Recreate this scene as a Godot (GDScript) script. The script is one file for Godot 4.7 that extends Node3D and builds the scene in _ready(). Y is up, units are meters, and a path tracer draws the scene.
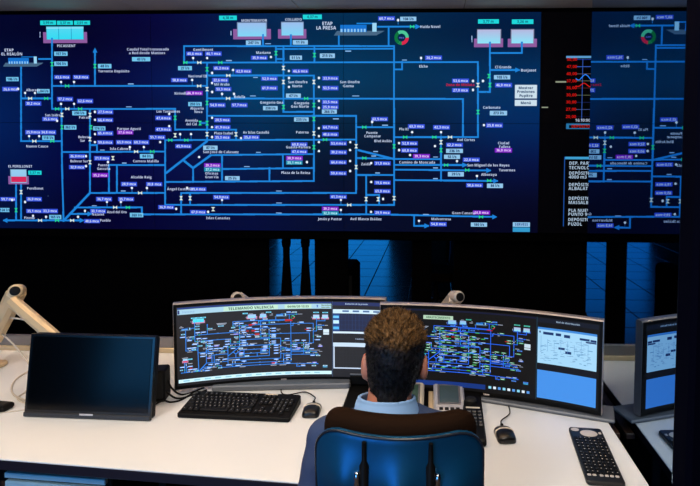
extends Node3D
# A dim control room: an operator at a console in front of a large video wall.

const F := 510.0
const PP := Vector2(415.0, 179.0)
const EYE := Vector3(0, 1.68, 0)
const WALL_Z := -3.8
var eye_basis := Basis.IDENTITY
var M := {}
var mesh_cache := {}

# ---------------------------------------------------------------- naming
func numbered(called: String) -> String:
	if not has_node(NodePath(called)):
		return called
	var k := 1
	while has_node(NodePath("%s_%03d" % [called, k])):
		k += 1
	return "%s_%03d" % [called, k]

func tag(o: Node, label: String, category: String, group := "") -> void:
	o.set_meta("label", label)
	o.set_meta("category", category)
	if group != "":
		o.set_meta("group", group)

func thing(called: String, label: String, category: String, at := Vector3.ZERO, turn := 0.0, group := "") -> Node3D:
	var o := Node3D.new()
	o.name = numbered(called)
	add_child(o, true)
	o.position = at
	o.rotation.y = turn
	tag(o, label, category, group)
	return o

func obj(called: String, mesh: Mesh, m: Material, parent: Node = self, at := Vector3.ZERO) -> MeshInstance3D:
	var o := MeshInstance3D.new()
	o.name = numbered(called) if parent == self else called
	o.mesh = mesh
	o.material_override = m
	o.position = at
	parent.add_child(o, true)
	return o

func struct(called: String, mesh: Mesh, m: Material) -> MeshInstance3D:
	var o := obj(called, mesh, m)
	o.set_meta("kind", "structure")
	return o

# ---------------------------------------------------------------- materials
func mat(called: String, c: Color, rough := 0.6, metal := 0.0) -> StandardMaterial3D:
	var m := StandardMaterial3D.new()
	m.resource_name = called
	m.albedo_color = c
	m.roughness = rough
	m.metallic = metal
	M[called] = m
	return m

func noise_tex(freq: float, a: Color, b: Color, size := 256, normal := false, bump := 4.0, sd := 3) -> NoiseTexture2D:
	var n := FastNoiseLite.new()
	n.seed = sd
	n.frequency = freq
	n.fractal_octaves = 4
	var t := NoiseTexture2D.new()
	t.width = size
	t.height = size
	t.seamless = true
	t.noise = n
	if normal:
		t.as_normal_map = true
		t.bump_strength = bump
	else:
		var g := Gradient.new()
		g.set_color(0, a)
		g.set_color(1, b)
		t.color_ramp = g
	return t

# ---------------------------------------------------------------- mesh helpers
func tool() -> SurfaceTool:
	var st := SurfaceTool.new()
	st.begin(Mesh.PRIMITIVE_TRIANGLES)
	return st

func tri(st: SurfaceTool, a: Vector3, b: Vector3, c: Vector3, inside: Vector3) -> void:
	var n := (b - a).cross(c - a)
	if n.length_squared() < 1e-18:
		return
	# clockwise fronts: the right-hand normal points inward
	if n.dot((a + b + c) / 3.0 - inside) > 0.0:
		st.add_vertex(a); st.add_vertex(c); st.add_vertex(b)
	else:
		st.add_vertex(a); st.add_vertex(b); st.add_vertex(c)

func quad(st: SurfaceTool, a: Vector3, b: Vector3, c: Vector3, d: Vector3, inside: Vector3) -> void:
	tri(st, a, b, c, inside)
	tri(st, a, c, d, inside)

func add_box(st: SurfaceTool, centre: Vector3, size: Vector3, bev := 0.003, basis := Basis.IDENTITY) -> void:
	st.set_smooth_group(-1)
	var h := size * 0.5
	var b: float = minf(bev, minf(h.x, minf(h.y, h.z)) * 0.8)
	var v := {}
	for sx in [-1, 1]:
		for sy in [-1, 1]:
			for sz in [-1, 1]:
				var s := Vector3(sx, sy, sz)
				for ax in 3:
					var p := Vector3.ZERO
					for k in 3:
						p[k] = s[k] * (h[k] if k == ax else h[k] - b)
					v[[sx, sy, sz, ax]] = centre + basis * p
	for ax in 3:
		var u := (ax + 1) % 3
		var w := (ax + 2) % 3
		for s in [-1, 1]:
			var q := []
			for c in [[-1, -1], [1, -1], [1, 1], [-1, 1]]:
				var key := [0, 0, 0]
				key[ax] = s
				key[u] = c[0]
				key[w] = c[1]
				q.append(v[[key[0], key[1], key[2], ax]])
			quad(st, q[0], q[1], q[2], q[3], centre)
	for ax in 3:
		var u := (ax + 1) % 3
		var w := (ax + 2) % 3
		for s in [-1, 1]:
			for t in [-1, 1]:
				var k0 := [0, 0, 0]
				var k1 := [0, 0, 0]
				k0[ax] = -1; k1[ax] = 1
				k0[u] = s; k1[u] = s
				k0[w] = t; k1[w] = t
				quad(st, v[[k0[0], k0[1], k0[2], u]], v[[k1[0], k1[1], k1[2], u]], v[[k1[0], k1[1], k1[2], w]], v[[k0[0], k0[1], k0[2], w]], centre)
	for sx in [-1, 1]:
		for sy in [-1, 1]:
			for sz in [-1, 1]:
				tri(st, v[[sx, sy, sz, 0]], v[[sx, sy, sz, 1]], v[[sx, sy, sz, 2]], centre)

func done(st: SurfaceTool) -> ArrayMesh:
	st.generate_normals()
	return st.commit()

func box(centre: Vector3, size: Vector3, bev := 0.003, basis := Basis.IDENTITY) -> ArrayMesh:
	var st := tool()
	add_box(st, centre, size, bev, basis)
	return done(st)

func add_prism(st: SurfaceTool, poly: PackedVector2Array, y0: float, y1: float, bev := 0.003, lift = null) -> void:
	# poly in (x, z); extruded along y with a chamfered top and bottom edge
	st.set_smooth_group(-1)
	var inner_set := Geometry2D.offset_polygon(poly, -bev, Geometry2D.JOIN_MITER)
	var inner: PackedVector2Array = inner_set[0] if inner_set.size() == 1 and inner_set[0].size() == poly.size() else poly
	# align the start of both rings
	var best := 0
	for k in inner.size():
		if inner[k].distance_to(poly[0]) < inner[best].distance_to(poly[0]):
			best = k
	var ring := PackedVector2Array()
	var same := Geometry2D.is_polygon_clockwise(inner) == Geometry2D.is_polygon_clockwise(poly)
	for k in inner.size():
		ring.append(inner[posmod(best + (k if same else -k), inner.size())])
	var ccw := not Geometry2D.is_polygon_clockwise(poly)
	var up := func(p: Vector2, y: float) -> Vector3:
		var q := Vector3(p.x, y, p.y)
		return q if lift == null else lift.call(q)
	var n := poly.size()
	for k in n:
		var a := poly[k]
		var b := poly[(k + 1) % n]
		var c := ring[k]
		var d := ring[(k + 1) % n]
		var mid := (a + b) * 0.5
		var e := (b - a).normalized()
		var out := Vector2(e.y, -e.x) * (1.0 if ccw else -1.0)
		var inp := mid - out * 0.5
		var ref := Vector3(inp.x, (y0 + y1) * 0.5, inp.y)
		quad(st, up.call(a, y0 + bev), up.call(b, y0 + bev), up.call(b, y1 - bev), up.call(a, y1 - bev), ref)
		quad(st, up.call(a, y1 - bev), up.call(b, y1 - bev), up.call(d, y1), up.call(c, y1), ref)
		quad(st, up.call(a, y0 + bev), up.call(b, y0 + bev), up.call(d, y0), up.call(c, y0), ref)
	var t := Geometry2D.triangulate_polygon(ring)
	for k in range(0, t.size(), 3):
		for y in [y0, y1]:
			var m: Vector2 = (ring[t[k]] + ring[t[k + 1]] + ring[t[k + 2]]) / 3.0
			tri(st, up.call(ring[t[k]], y), up.call(ring[t[k + 1]], y), up.call(ring[t[k + 2]], y), Vector3(m.x, (y0 + y1) * 0.5, m.y))

func round_poly(w: float, d: float, r: float, seg := 5) -> PackedVector2Array:
	var p := PackedVector2Array()
	for c in [[1, 1, 0.0], [-1, 1, 0.5], [-1, -1, 1.0], [1, -1, 1.5]]:
		for k in seg + 1:
			var a: float = PI * (c[2] + 0.5 * k / seg)
			p.append(Vector2(c[0] * (w / 2 - r) + cos(a) * r, c[1] * (d / 2 - r) + sin(a) * r))
	return p

func curve_points(ctrl: Array, n := 24) -> PackedVector3Array:
	var out := PackedVector3Array()
	var m := ctrl.size()
	for k in n + 1:
		var t := float(k) / n * (m - 1)
		var i := mini(int(t), m - 2)
		var f := t - i
		var p0: Vector3 = ctrl[maxi(i - 1, 0)]
		var p1: Vector3 = ctrl[i]
		var p2: Vector3 = ctrl[i + 1]
		var p3: Vector3 = ctrl[mini(i + 2, m - 1)]
		out.append(p1.cubic_interpolate(p2, p0, p3, f))
	return out

func add_tube(st: SurfaceTool, pts: PackedVector3Array, radii: Array, sides := 8, squash := 1.0) -> void:
	st.set_smooth_group(0)
	var rings := []
	var n := pts.size()
	var last := Vector3.ZERO
	for k in n:
		var dir := (pts[mini(k + 1, n - 1)] - pts[maxi(k - 1, 0)]).normalized()
		var ref := last
		if ref == Vector3.ZERO:
			ref = Vector3.UP if absf(dir.y) < 0.9 else Vector3.RIGHT
		var x := (ref - dir * ref.dot(dir)).normalized()
		last = x
		var y := dir.cross(x)
		var t := float(k) / (n - 1) * (radii.size() - 1)
		var i := mini(int(t), maxi(radii.size() - 2, 0))
		var r: float = radii[0] if radii.size() == 1 else lerpf(radii[i], radii[i + 1], t - i)
		var ring := []
		for s in sides:
			var a := TAU * s / sides
			ring.append(pts[k] + (x * cos(a) + y * sin(a) * squash) * r)
		rings.append(ring)
	for k in n - 1:
		var mid := (pts[k] + pts[k + 1]) * 0.5
		for s in sides:
			var s2 := (s + 1) % sides
			quad(st, rings[k][s], rings[k][s2], rings[k + 1][s2], rings[k + 1][s], mid)
	st.set_smooth_group(-1)
	for s in range(1, sides - 1):
		tri(st, rings[0][0], rings[0][s], rings[0][s + 1], pts[mini(1, n - 1)])
		tri(st, rings[n - 1][0], rings[n - 1][s], rings[n - 1][s + 1], pts[n - 2])

func tube(ctrl: Array, radii: Array, n := 24, sides := 8) -> ArrayMesh:
	var st := tool()
	add_tube(st, curve_points(ctrl, n), radii, sides)
	return done(st)

func add_bar(st: SurfaceTool, a: Vector3, b: Vector3, w: float, h: float, bev := 0.004, up := Vector3.UP) -> void:
	# a rectangular bar from a to b: w across, h along up
	var z := (b - a).normalized()
	var x := up.cross(z).normalized()
	var y := z.cross(x)
	add_box(st, (a + b) * 0.5, Vector3(w, h, a.distance_to(b)), bev, Basis(x, y, z))

func add_lathe(st: SurfaceTool, profile: Array, centre: Vector3, axis := Vector3.UP, sides := 20) -> void:
	# profile: Vector2(radius, height along axis)
	st.set_smooth_group(0)
	var ref := Vector3.RIGHT if absf(axis.dot(Vector3.RIGHT)) < 0.9 else Vector3.UP
	var x := ref.cross(axis).normalized()
	var y := axis.cross(x)
	for k in profile.size() - 1:
		var a: Vector2 = profile[k]
		var b: Vector2 = profile[k + 1]
		var flat := absf(a.y - b.y) < 1e-6 or absf(a.x - b.x) < 1e-6
		st.set_smooth_group(k + 1 if flat else 0)
		for s in sides:
			var a0 := TAU * s / sides
			var a1 := TAU * (s + 1) / sides
			var d0 := x * cos(a0) + y * sin(a0)
			var d1 := x * cos(a1) + y * sin(a1)
			var inner := centre + axis * ((a.y + b.y) * 0.5)
			if absf(a.y - b.y) < 1e-6:
				var mid: float = (profile[0].y + profile[-1].y) * 0.5
				inner = centre + axis * mid
			quad(st, centre + d0 * a.x + axis * a.y, centre + d1 * a.x + axis * a.y, centre + d1 * b.x + axis * b.y, centre + d0 * b.x + axis * b.y, inner)

func lathe(profile: Array, centre: Vector3, axis := Vector3.UP, sides := 20) -> ArrayMesh:
	var st := tool()
	add_lathe(st, profile, centre, axis, sides)
	return done(st)

# surface nets over a signed distance field
func nets(f: Callable, lo: Vector3, hi: Vector3, c: float, tint = null) -> ArrayMesh:
	var nx := int(ceil((hi.x - lo.x) / c)) + 1
	var ny := int(ceil((hi.y - lo.y) / c)) + 1
	var nz := int(ceil((hi.z - lo.z) / c)) + 1
	var val := PackedFloat32Array()
	val.resize(nx * ny * nz)
	val.fill(1.0)
	var B := 5
	var reach := c * B * 0.5 * 1.7321 * 1.35 + c
	for bz in range(0, nz, B):
		for by in range(0, ny, B):
			for bx in range(0, nx, B):
				var d: float = f.call(lo + Vector3(bx + B * 0.5, by + B * 0.5, bz + B * 0.5) * c)
				var near := absf(d) < reach
				for z in range(bz, mini(bz + B, nz)):
					for y in range(by, mini(by + B, ny)):
						var row := (z * ny + y) * nx
						for x in range(bx, mini(bx + B, nx)):
							val[row + x] = f.call(lo + Vector3(x, y, z) * c) if near else d
	var vert := PackedVector3Array()
	var at := PackedInt32Array()
	at.resize(nx * ny * nz)
	at.fill(-1)
	var off := [0, 1, nx, nx + 1, nx * ny, nx * ny + 1, nx * ny + nx, nx * ny + nx + 1]
	var edges := [[0, 1], [2, 3], [4, 5], [6, 7], [0, 2], [1, 3], [4, 6], [5, 7], [0, 4], [1, 5], [2, 6], [3, 7]]
	for z in nz - 1:
		for y in ny - 1:
			var row := (z * ny + y) * nx
			for x in nx - 1:
				var i := row + x
				var m := 0
				for k in 8:
					if val[i + off[k]] < 0.0:
						m |= 1 << k
				if m == 0 or m == 255:
					continue
				var sum := Vector3.ZERO
				var cnt := 0
				for e in edges:
					var a: int = e[0]
					var b: int = e[1]
					if ((m >> a) & 1) != ((m >> b) & 1):
						var va := val[i + off[a]]
						var vb := val[i + off[b]]
						var t := va / (va - vb)
						var pa := Vector3(a & 1, (a >> 1) & 1, a >> 2)
						var pb := Vector3(b & 1, (b >> 1) & 1, b >> 2)
						sum += pa.lerp(pb, t)
						cnt += 1
				at[i] = vert.size()
				vert.append(lo + (Vector3(x, y, z) + sum / cnt) * c)
	var idx := PackedInt32Array()
	var step := [1, nx, nx * ny]
	for z in range(1, nz - 1):
		for y in range(1, ny - 1):
			var row := (z * ny + y) * nx
			for x in range(1, nx - 1):
				var i := row + x
				var inside := val[i] < 0.0
				for ax in 3:
					if inside == (val[i + step[ax]] < 0.0):
						continue
					var u: int = step[(ax + 1) % 3]
					var w: int = step[(ax + 2) % 3]
					var q0 := at[i]
					var q1 := at[i - u]
					var q2 := at[i - u - w]
					var q3 := at[i - w]
					if q0 < 0 or q1 < 0 or q2 < 0 or q3 < 0:
						continue
					if inside:
						idx.append_array([q0, q2, q1, q0, q3, q2])
					else:
						idx.append_array([q0, q1, q2, q0, q2, q3])
	var nrm := PackedVector3Array()
	nrm.resize(vert.size())
	for k in range(0, idx.size(), 3):
		var a := vert[idx[k]]
		var n := (vert[idx[k + 2]] - a).cross(vert[idx[k + 1]] - a)
		for j in 3:
			nrm[idx[k + j]] += n
	for k in nrm.size():
		nrm[k] = nrm[k].normalized()
	var arr := []
	arr.resize(Mesh.ARRAY_MAX)
	arr[Mesh.ARRAY_VERTEX] = vert
	arr[Mesh.ARRAY_NORMAL] = nrm
	arr[Mesh.ARRAY_INDEX] = idx
	if tint != null:
		var col := PackedColorArray()
		for v in vert:
			col.append(tint.call(v))
		arr[Mesh.ARRAY_COLOR] = col
	var out := ArrayMesh.new()
	out.add_surface_from_arrays(Mesh.PRIMITIVE_TRIANGLES, arr)
	return out

static func cap(p: Vector3, a: Vector3, b: Vector3, ra: float, rb: float) -> float:
	var ab := b - a
	var t := clampf((p - a).dot(ab) / ab.length_squared(), 0.0, 1.0)
	return (p - a - ab * t).length() - lerpf(ra, rb, t)

static func ell(p: Vector3, c: Vector3, r: Vector3) -> float:
	var q := p - c
	var k0 := (q / r).length()
	var k1 := (q / (r * r)).length()
	return k0 * (k0 - 1.0) / maxf(k1, 1e-5) if k0 > 1e-4 else -minf(r.x, minf(r.y, r.z))

static func rbox(p: Vector3, h: Vector3, r: float) -> float:
	var q := p.abs() - h + Vector3(r, r, r)
	return q.max(Vector3.ZERO).length() + minf(maxf(q.x, maxf(q.y, q.z)), 0.0) - r

static func smin(a: float, b: float, k: float) -> float:
	var h := maxf(k - absf(a - b), 0.0) / k
	return minf(a, b) - h * h * k * 0.25

# ---------------------------------------------------------------- lettering in images
var font_rids := {}
var glyphs := {}

func glyph(ch: int, size: int, bold: bool) -> Array:
	var key := [ch, size, bold]
	if glyphs.has(key):
		return glyphs[key]
	var ts := TextServerManager.get_primary_interface()
	if not font_rids.has(bold):
		var fnt := SystemFont.new()
		fnt.font_names = PackedStringArray(["Droid Sans"])
		fnt.font_weight = 700 if bold else 400
		font_rids[bold] = [fnt, fnt.get_rids()[0]]
	var r: RID = font_rids[bold][1]
	var sz := Vector2i(size, 0)
	var g := ts.font_get_glyph_index(r, size, ch, 0)
	ts.font_render_glyph(r, sz, g)
	var rect: Rect2 = ts.font_get_glyph_uv_rect(r, sz, g)
	var page := ts.font_get_glyph_texture_idx(r, sz, g)
	var im: Image = null
	if page >= 0 and rect.size.x > 0:
		im = ts.font_get_texture_image(r, sz, page).get_region(Rect2i(rect))
	glyphs[key] = [im, ts.font_get_glyph_offset(r, sz, g), ts.font_get_glyph_advance(r, size, g).x]
	return glyphs[key]

func text_width(s: String, size: int, bold := false) -> float:
	var w := 0.0
	for k in s.length():
		w += glyph(s.unicode_at(k), size, bold)[2]
	return w

func text(im: Image, s: String, x: float, y: float, size: int, col: Color, bold := false, centred := false) -> void:
	# y is the middle of the capitals
	if centred:
		x -= text_width(s, size, bold) * 0.5
	var base := y + size * 0.36
	for k in s.length():
		var g := glyph(s.unicode_at(k), size, bold)
		if g[0] != null:
			var gi: Image = g[0]
			var ox := int(round(x + g[1].x))
			var oy := int(round(base + g[1].y))
			for j in gi.get_height():
				for i in gi.get_width():
					var a := gi.get_pixel(i, j).a
					var px := ox + i
					var py := oy + j
					if a > 0.02 and px >= 0 and py >= 0 and px < im.get_width() and py < im.get_height():
						im.set_pixel(px, py, im.get_pixel(px, py).lerp(col, a))
		x += g[2]

func rect(im: Image, x0: float, y0: float, x1: float, y1: float, c: Color) -> void:
	var a := Vector2i(int(round(minf(x0, x1))), int(round(minf(y0, y1))))
	var b := Vector2i(int(round(maxf(x0, x1))), int(round(maxf(y0, y1))))
	im.fill_rect(Rect2i(a, (b - a).max(Vector2i.ONE)), c)

func line(im: Image, a: Vector2, b: Vector2, w: float, c: Color) -> void:
	var n := int(a.distance_to(b)) + 1
	for k in n + 1:
		var p := a.lerp(b, float(k) / n)
		rect(im, p.x - w / 2, p.y - w / 2, p.x + w / 2, p.y + w / 2, c)

func arrow(im: Image, tip: Vector2, dir: Vector2, s: float, c: Color) -> void:
	var n := dir.normalized()
	var t := Vector2(-n.y, n.x)
	for k in int(s * 2) + 1:
		var f := k * 0.5
		var m := tip - n * f
		line(im, m - t * f * 0.5, m + t * f * 0.5, 1.6, c)

func bowtie(im: Image, p: Vector2, r: float, c: Color, upright: bool) -> void:
	for k in range(-int(r), int(r) + 1):
		var h := absf(k) * 0.85 + 0.6
		if upright:
			rect(im, p.x - h, p.y + k, p.x + h, p.y + k + 1, c)
		else:
			rect(im, p.x + k, p.y - h, p.x + k + 1, p.y + h, c)

# ---------------------------------------------------------------- the network diagram
func pipes() -> Array:
	return [
		[52, 40, 52, 109, 175, 109, 175, 129.5, 207, 129.5], [52, 86, 207, 86], [21, 67, 21, 141, 61, 141], [21, 98.5, 52, 98.5], [39, 59, 52, 59],
		[95, 50, 95, 86], [61.5, 109, 62, 165, 63.5, 221], [90, 109, 90, 193, 63.5, 221], [62, 152, 165, 151.5], [90, 145, 97, 145, 97, 152],
		[109, 193, 109, 165, 165, 165], [117, 165, 117, 193], [90, 193, 165, 193], [165, 205, 165, 140], [165, 205, 394, 205], [4, 220.5, 82, 220.5],
		[75, 207.5, 142, 207.5, 142, 214.5, 380, 214.5, 495, 217], [70, 214, 91, 214], [16, 183, 16, 220], [21, 183, 21, 220],
		[166, 173, 207, 141], [183, 160, 193, 168, 193, 182], [193, 168, 211, 155, 314, 154], [165, 182, 314, 181], [207, 75.5, 314, 75.5, 314, 181],
		[222, 155, 222, 181], [222, 169, 314, 168], [283, 155, 283, 168], [269.5, 168, 269.5, 181], [181, 193, 356, 193, 356, 116, 207, 116],
		[181, 193, 181, 214], [190, 193, 190, 205], [199, 62.5, 184, 62.5, 184, 46, 394, 46, 394, 205], [199, 62.5, 478, 62, 478, 137, 394, 137],
		[276, 46, 276, 62], [283.5, 46, 283.5, 112, 314, 112], [276, 49, 394, 48.7], [276, 59, 284, 59], [314.5, 46, 314.5, 62], [207, 63, 207, 141],
		[207, 98.5, 463, 99, 463, 137], [188, 129.5, 236, 129.5, 236, 140], [165, 140, 356, 139.5], [356, 127, 394, 127], [339, 35, 339, 46],
		[388.5, 26.5, 388.5, 46], [378, 26.5, 418, 26.5], [394, 69.5, 402, 69.5, 402, 62], [490, 44, 490, 92, 478, 92], [490, 53, 522, 53, 522, 44],
		[490, 70, 519, 70], [441, 137, 441, 180.5], [358, 150, 394, 159, 441, 159], [356, 158, 394, 158.5], [394, 164.8, 466, 165], [394, 169.6, 490, 170.5],
		[394, 180, 497, 181], [356, 175, 394, 175], [366, 175, 366, 214], [366, 195, 379, 195, 379, 205], [414, 216, 414, 226, 428, 226], [200, 123, 207, 123],
	]

func draw_network(im: Image, T: Callable, s: float, st: Dictionary) -> void:
	# T maps the diagram's own units to pixels of im; s is pixels per unit
	var pipe: Color = st.pipe
	for p in pipes():
		for k in range(0, p.size() - 2, 2):
			line(im, T.call(p[k], p[k + 1]), T.call(p[k + 2], p[k + 3]), st.width, pipe)
	var thin: Color = pipe.lerp(Color(0.35, 0.6, 0.9), 0.4)
	for a in [[497, 217, 1, 0], [498, 181, 1, 0], [491, 170.5, 1, 0], [467, 165, 1, 0], [84, 220.5, 1, 0], [3, 220.5, -1, 0], [92, 214, 1, 0], [420, 26.5, 1, 0], [520, 70, 1, 0], [429, 226, 1, 0], [95, 48, 0, -1]]:
		arrow(im, T.call(a[0], a[1]), Vector2(a[2], a[3]), 4.5 * s, pipe)
	# pressure readings
	var rng := RandomNumberGenerator.new()
	rng.seed = 11
	var box_at := func(x: float, y: float, w: float, c: Color, ink: Color, words: String) -> void:
		var a: Vector2 = T.call(x, y)
		rect(im, a.x, a.y, a.x + w * s, a.y + 4.4 * s, c)
		if st.words:
			text(im, words, a.x + w * s * 0.5, a.y + 2.2 * s, int(3.5 * s), ink, true, true)
		else:
			rect(im, a.x + w * s * 0.2, a.y + 1.5 * s, a.x + w * s * 0.8, a.y + 2.9 * s, ink)
	var blue := [
		[54, 75], [73, 75], [2, 87], [25, 101.5], [57, 97], [77, 99], [42, 117], [97, 110], [97, 118], [25, 130], [40, 130], [97, 131], [97, 140], [69, 154], [94, 156], [69, 165],
		[171, 78], [155, 116], [155, 127], [149, 135], [116, 140], [133, 140], [175, 144], [121, 182], [146, 182], [0, 197], [26, 197], [26, 209], [42, 209], [96, 197], [118, 197], [90, 209], [84, 219],
		[158, 205], [190, 187], [190, 210], [213, 195], [186, 51.5], [205, 51.5], [213, 66], [235, 69], [212, 78], [215, 87], [209, 103], [231, 103], [251, 55.5], [292, 69], [261, 76.5], [261, 86],
		[322, 76], [322, 86], [322, 100], [322, 105], [322, 125], [322, 132], [214, 118], [214, 125], [214, 135], [243, 135], [291, 142], [291, 149.5], [330, 141], [330, 150], [330, 160], [330, 171], [330, 194.5],
		[371, 117], [408, 124], [433, 125], [401, 141], [401, 148], [446, 142.5], [463, 157.5], [374, 161], [374, 180.5], [374, 189], [374, 210.5], [466, 183], [430, 222], [378, 16], [425, 55.5], [452, 78.5], [452, 88], [495, 83], [486, 123],
	]
	for b in blue:
		box_at.call(b[0], b[1], 16.8, st.blue, Color(0.92, 0.95, 1), "%d,%d mca" % [rng.randi_range(18, 67), rng.randi_range(0, 9)])
	for b in [[117, 130], [186, 91], [92, 173], [204, 163], [286, 156], [322, 206.5], [413, 154], [495, 148], [473, 210.5]]:
		box_at.call(b[0], b[1], 17.0, st.purple, Color(1, 0.93, 1), "%d,%d mca" % [rng.randi_range(21, 39), rng.randi_range(0, 9)])
	for b in [[204, 167.3], [286, 160.3], [322, 211]]:
		box_at.call(b[0], b[1], 17.0, st.teal, Color(0.85, 1, 1), "%d,%d mca" % [rng.randi_range(21, 39), rng.randi_range(0, 9)])
	# flow readings: pale with dark figures
	var pale := [
		[54, 51.5, 14], [54, 61.5, 14], [6, 77, 13], [37, 89, 13], [98, 64, 14], [132, 57, 19], [72, 111, 15], [64, 125, 13], [93, 126, 13], [178, 66, 14], [188, 102, 14], [140, 154, 14], [130, 213, 14], [49, 215, 13], [0, 208, 10], [42, 135.5, 13],
		[246, 40.5, 15], [293, 40, 15], [290, 55.5, 12], [320, 53.5, 15], [286, 93.5, 15], [263, 106, 15], [294, 117.5, 15], [203, 145.5, 15], [225, 176, 15], [322, 109.5, 15], [400, 16.5, 16], [494, 75, 16], [490, 111, 17], [446, 148.5, 17], [444, 154.5, 16], [448, 172, 16], [487, 183.5, 16], [471, 222.5, 16],
	]
	for b in pale:
		box_at.call(b[0], b[1], b[2], st.pale if b[0] > 200 else st.pale.lerp(Color(0.3, 0.75, 0.95), 0.45), Color(0.05, 0.15, 0.3), "%d l/s" % rng.randi_range(11, 298))
	box_at.call(513, 222.5, 17, st.pale, Color(0.2, 0.3, 0.5), "SERVEIS")
	box_at.call(513, 227.5, 17, Color(0.2, 0.6, 0.8), Color(0.25, 0.7, 0.85), "")
	# level readings over the tanks
	for b in [[40, 20.5, 16.5], [57, 20.5, 16.5], [74, 20.5, 16.5], [219, 15.5, 18], [303, 14.5, 19], [478, 19, 20.5], [512, 19.3, 21], [28, 170.5, 14]]:
		box_at.call(b[0], b[1], b[2], st.cyan, Color(0.05, 0.35, 0.45), "%d,%02d m" % [rng.randi_range(2, 4), rng.randi_range(0, 99)])
	# tanks standing in their basins
	for t in [[46, 26, 84, 39.5, 43, 32, 87.5, 43, 0], [237, 22, 267, 36.5, 233, 29, 271, 39.3, 1], [281, 21.5, 304, 35.5, 278, 29, 306.5, 38.5, 1], [477, 29, 501, 43.5, 474, 38.5, 503, 47, 2], [511, 29, 534, 43.5, 508, 38.5, 537, 47, 2], [10, 169, 27, 183, 8, 176, 29, 184.5, 3]]:
		var a: Vector2 = T.call(t[4], t[5])
		var b: Vector2 = T.call(t[6], t[7])
		rect(im, a.x, a.y, b.x, b.y, st.basin)
		a = T.call(t[0], t[1])
		b = T.call(t[2], t[3])
		var top := Color(0.62, 0.74, 0.93)
		var low := Color(0.5, 0.84, 0.97)
		if t[8] == 0:
			top = Color(0.35, 0.85, 0.95); low = Color(0.2, 0.86, 0.95)
		elif t[8] == 2:
			top = Color(0.72, 0.72, 0.88); low = Color(0.55, 0.9, 0.98)
		elif t[8] == 3:
			top = Color(0.6, 0.82, 0.95); low = Color(0.55, 0.75, 0.92)
		var n := int(b.y - a.y)
		for k in n:
			rect(im, a.x, a.y + k, b.x, a.y + k + 1, top.lerp(low, float(k) / n))
		rect(im, a.x, a.y, b.x, a.y + 0.8 * s, top.darkened(0.3))
		rect(im, a.x, a.y, a.x + 0.7 * s, b.y, top.darkened(0.25))
		rect(im, b.x - 0.7 * s, a.y, b.x, b.y, top.darkened(0.25))
		if t[8] == 0:
			for k in [1, 2]:
				rect(im, lerpf(a.x, b.x, k / 3.0) - 0.3 * s, a.y, lerpf(a.x, b.x, k / 3.0) + 0.3 * s, b.y, Color(0.1, 0.55, 0.75))
			rect(im, a.x, a.y + 1.5 * s, b.x, a.y + 2.4 * s, Color(0.65, 0.9, 1))
		if t[8] == 3:
			rect(im, a.x + 0.7 * s, lerpf(a.y, b.y, 0.55), b.x - 0.7 * s, b.y - 0.8 * s, Color(0.85, 0.16, 0.36))
	for p in [[52, 38.5, 52, 46], [263, 35, 263, 46], [291, 35, 291, 46], [490, 42.5, 490, 50], [522, 42.5, 522, 50], [40, 32, 40, 37], [231, 31, 231, 35], [472, 36, 472, 42]]:
		line(im, T.call(p[0], p[1]), T.call(p[2], p[3]), st.width * (1.0 if p[0] > 45 and p[0] != 231 and p[0] != 472 else 0.4), pipe if p[0] > 45 and p[0] != 231 and p[0] != 472 else Color(0.7, 0.8, 0.95))
	# treatment works: a slab with blue halls
	for o in [[3, 63, 1.0], [334, 31, 1.25]]:
		var x0: float = o[0]
		var y0: float = o[1]
		var k: float = o[2]
		for j in 8:
			var f := j / 8.0
			line(im, T.call(x0 + 2.5 * k - f * 2.5 * k, y0 + 3.8 * k * f), T.call(x0 + 40 * k - f * 7.0 * k, y0 + 3.8 * k * f), 0.6 * s, Color(0.28, 0.4, 0.52))
		var p0: Vector2 = T.call(x0 + 5 * k, y0 - 5 * k)
		var p1: Vector2 = T.call(x0 + 26 * k, y0 + 0.8 * k)
		rect(im, p0.x, p0.y, p1.x, p1.y, Color(0.08, 0.45, 0.82))
		for j in 8:
			rect(im, lerpf(p0.x, p1.x, (j + 0.15) / 8.0), lerpf(p0.y, p1.y, 0.55), lerpf(p0.x, p1.x, (j + 0.7) / 8.0), p1.y, Color(0.55, 0.78, 0.95))
		p0 = T.call(x0 + 18 * k, y0 - 6.6 * k)
		p1 = T.call(x0 + 34 * k, y0 - 5.6 * k)
		rect(im, p0.x, p0.y, p1.x, p1.y, Color(0.1, 0.5, 0.85))
		p0 = T.call(x0 + 30.5 * k, y0 - 6.6 * k)
		p1 = T.call(x0 + 34 * k, y0 + 0.5 * k)
		rect(im, p0.x, p0.y, p1.x, p1.y, Color(0.62, 0.85, 0.97))
	# round gauge
	var gc: Vector2 = T.call(401.5, 37.5)
	for q in 180:
		var ang := TAU * q / 180.0
		var c := Color(0.35, 0.78, 0.58)
		if q > 135 or q < 45:
			c = Color(0.85, 0.15, 0.3)
		if q >= 45 and q < 60 or q > 120 and q < 136:
			c = Color(0.1, 0.5, 0.3)
		if q > 60 and q < 120:
			c = Color(0.05, 0.45, 0.25)
		if q > 200 and q < 300:
			c = Color(0.95, 0.85, 0.5)
		if q <= 200 and q > 120 or q >= 120 and q < 136:
			c = Color(0.3, 0.78, 0.6)
		var d := Vector2(cos(ang), sin(ang))
		line(im, gc + d * 4.3 * s, gc + d * 6.8 * s, 0.7 * s, c)
	# valves
	var green := Color(0.15, 0.85, 0.55)
	var white := Color(0.88, 0.92, 0.88)
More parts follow.
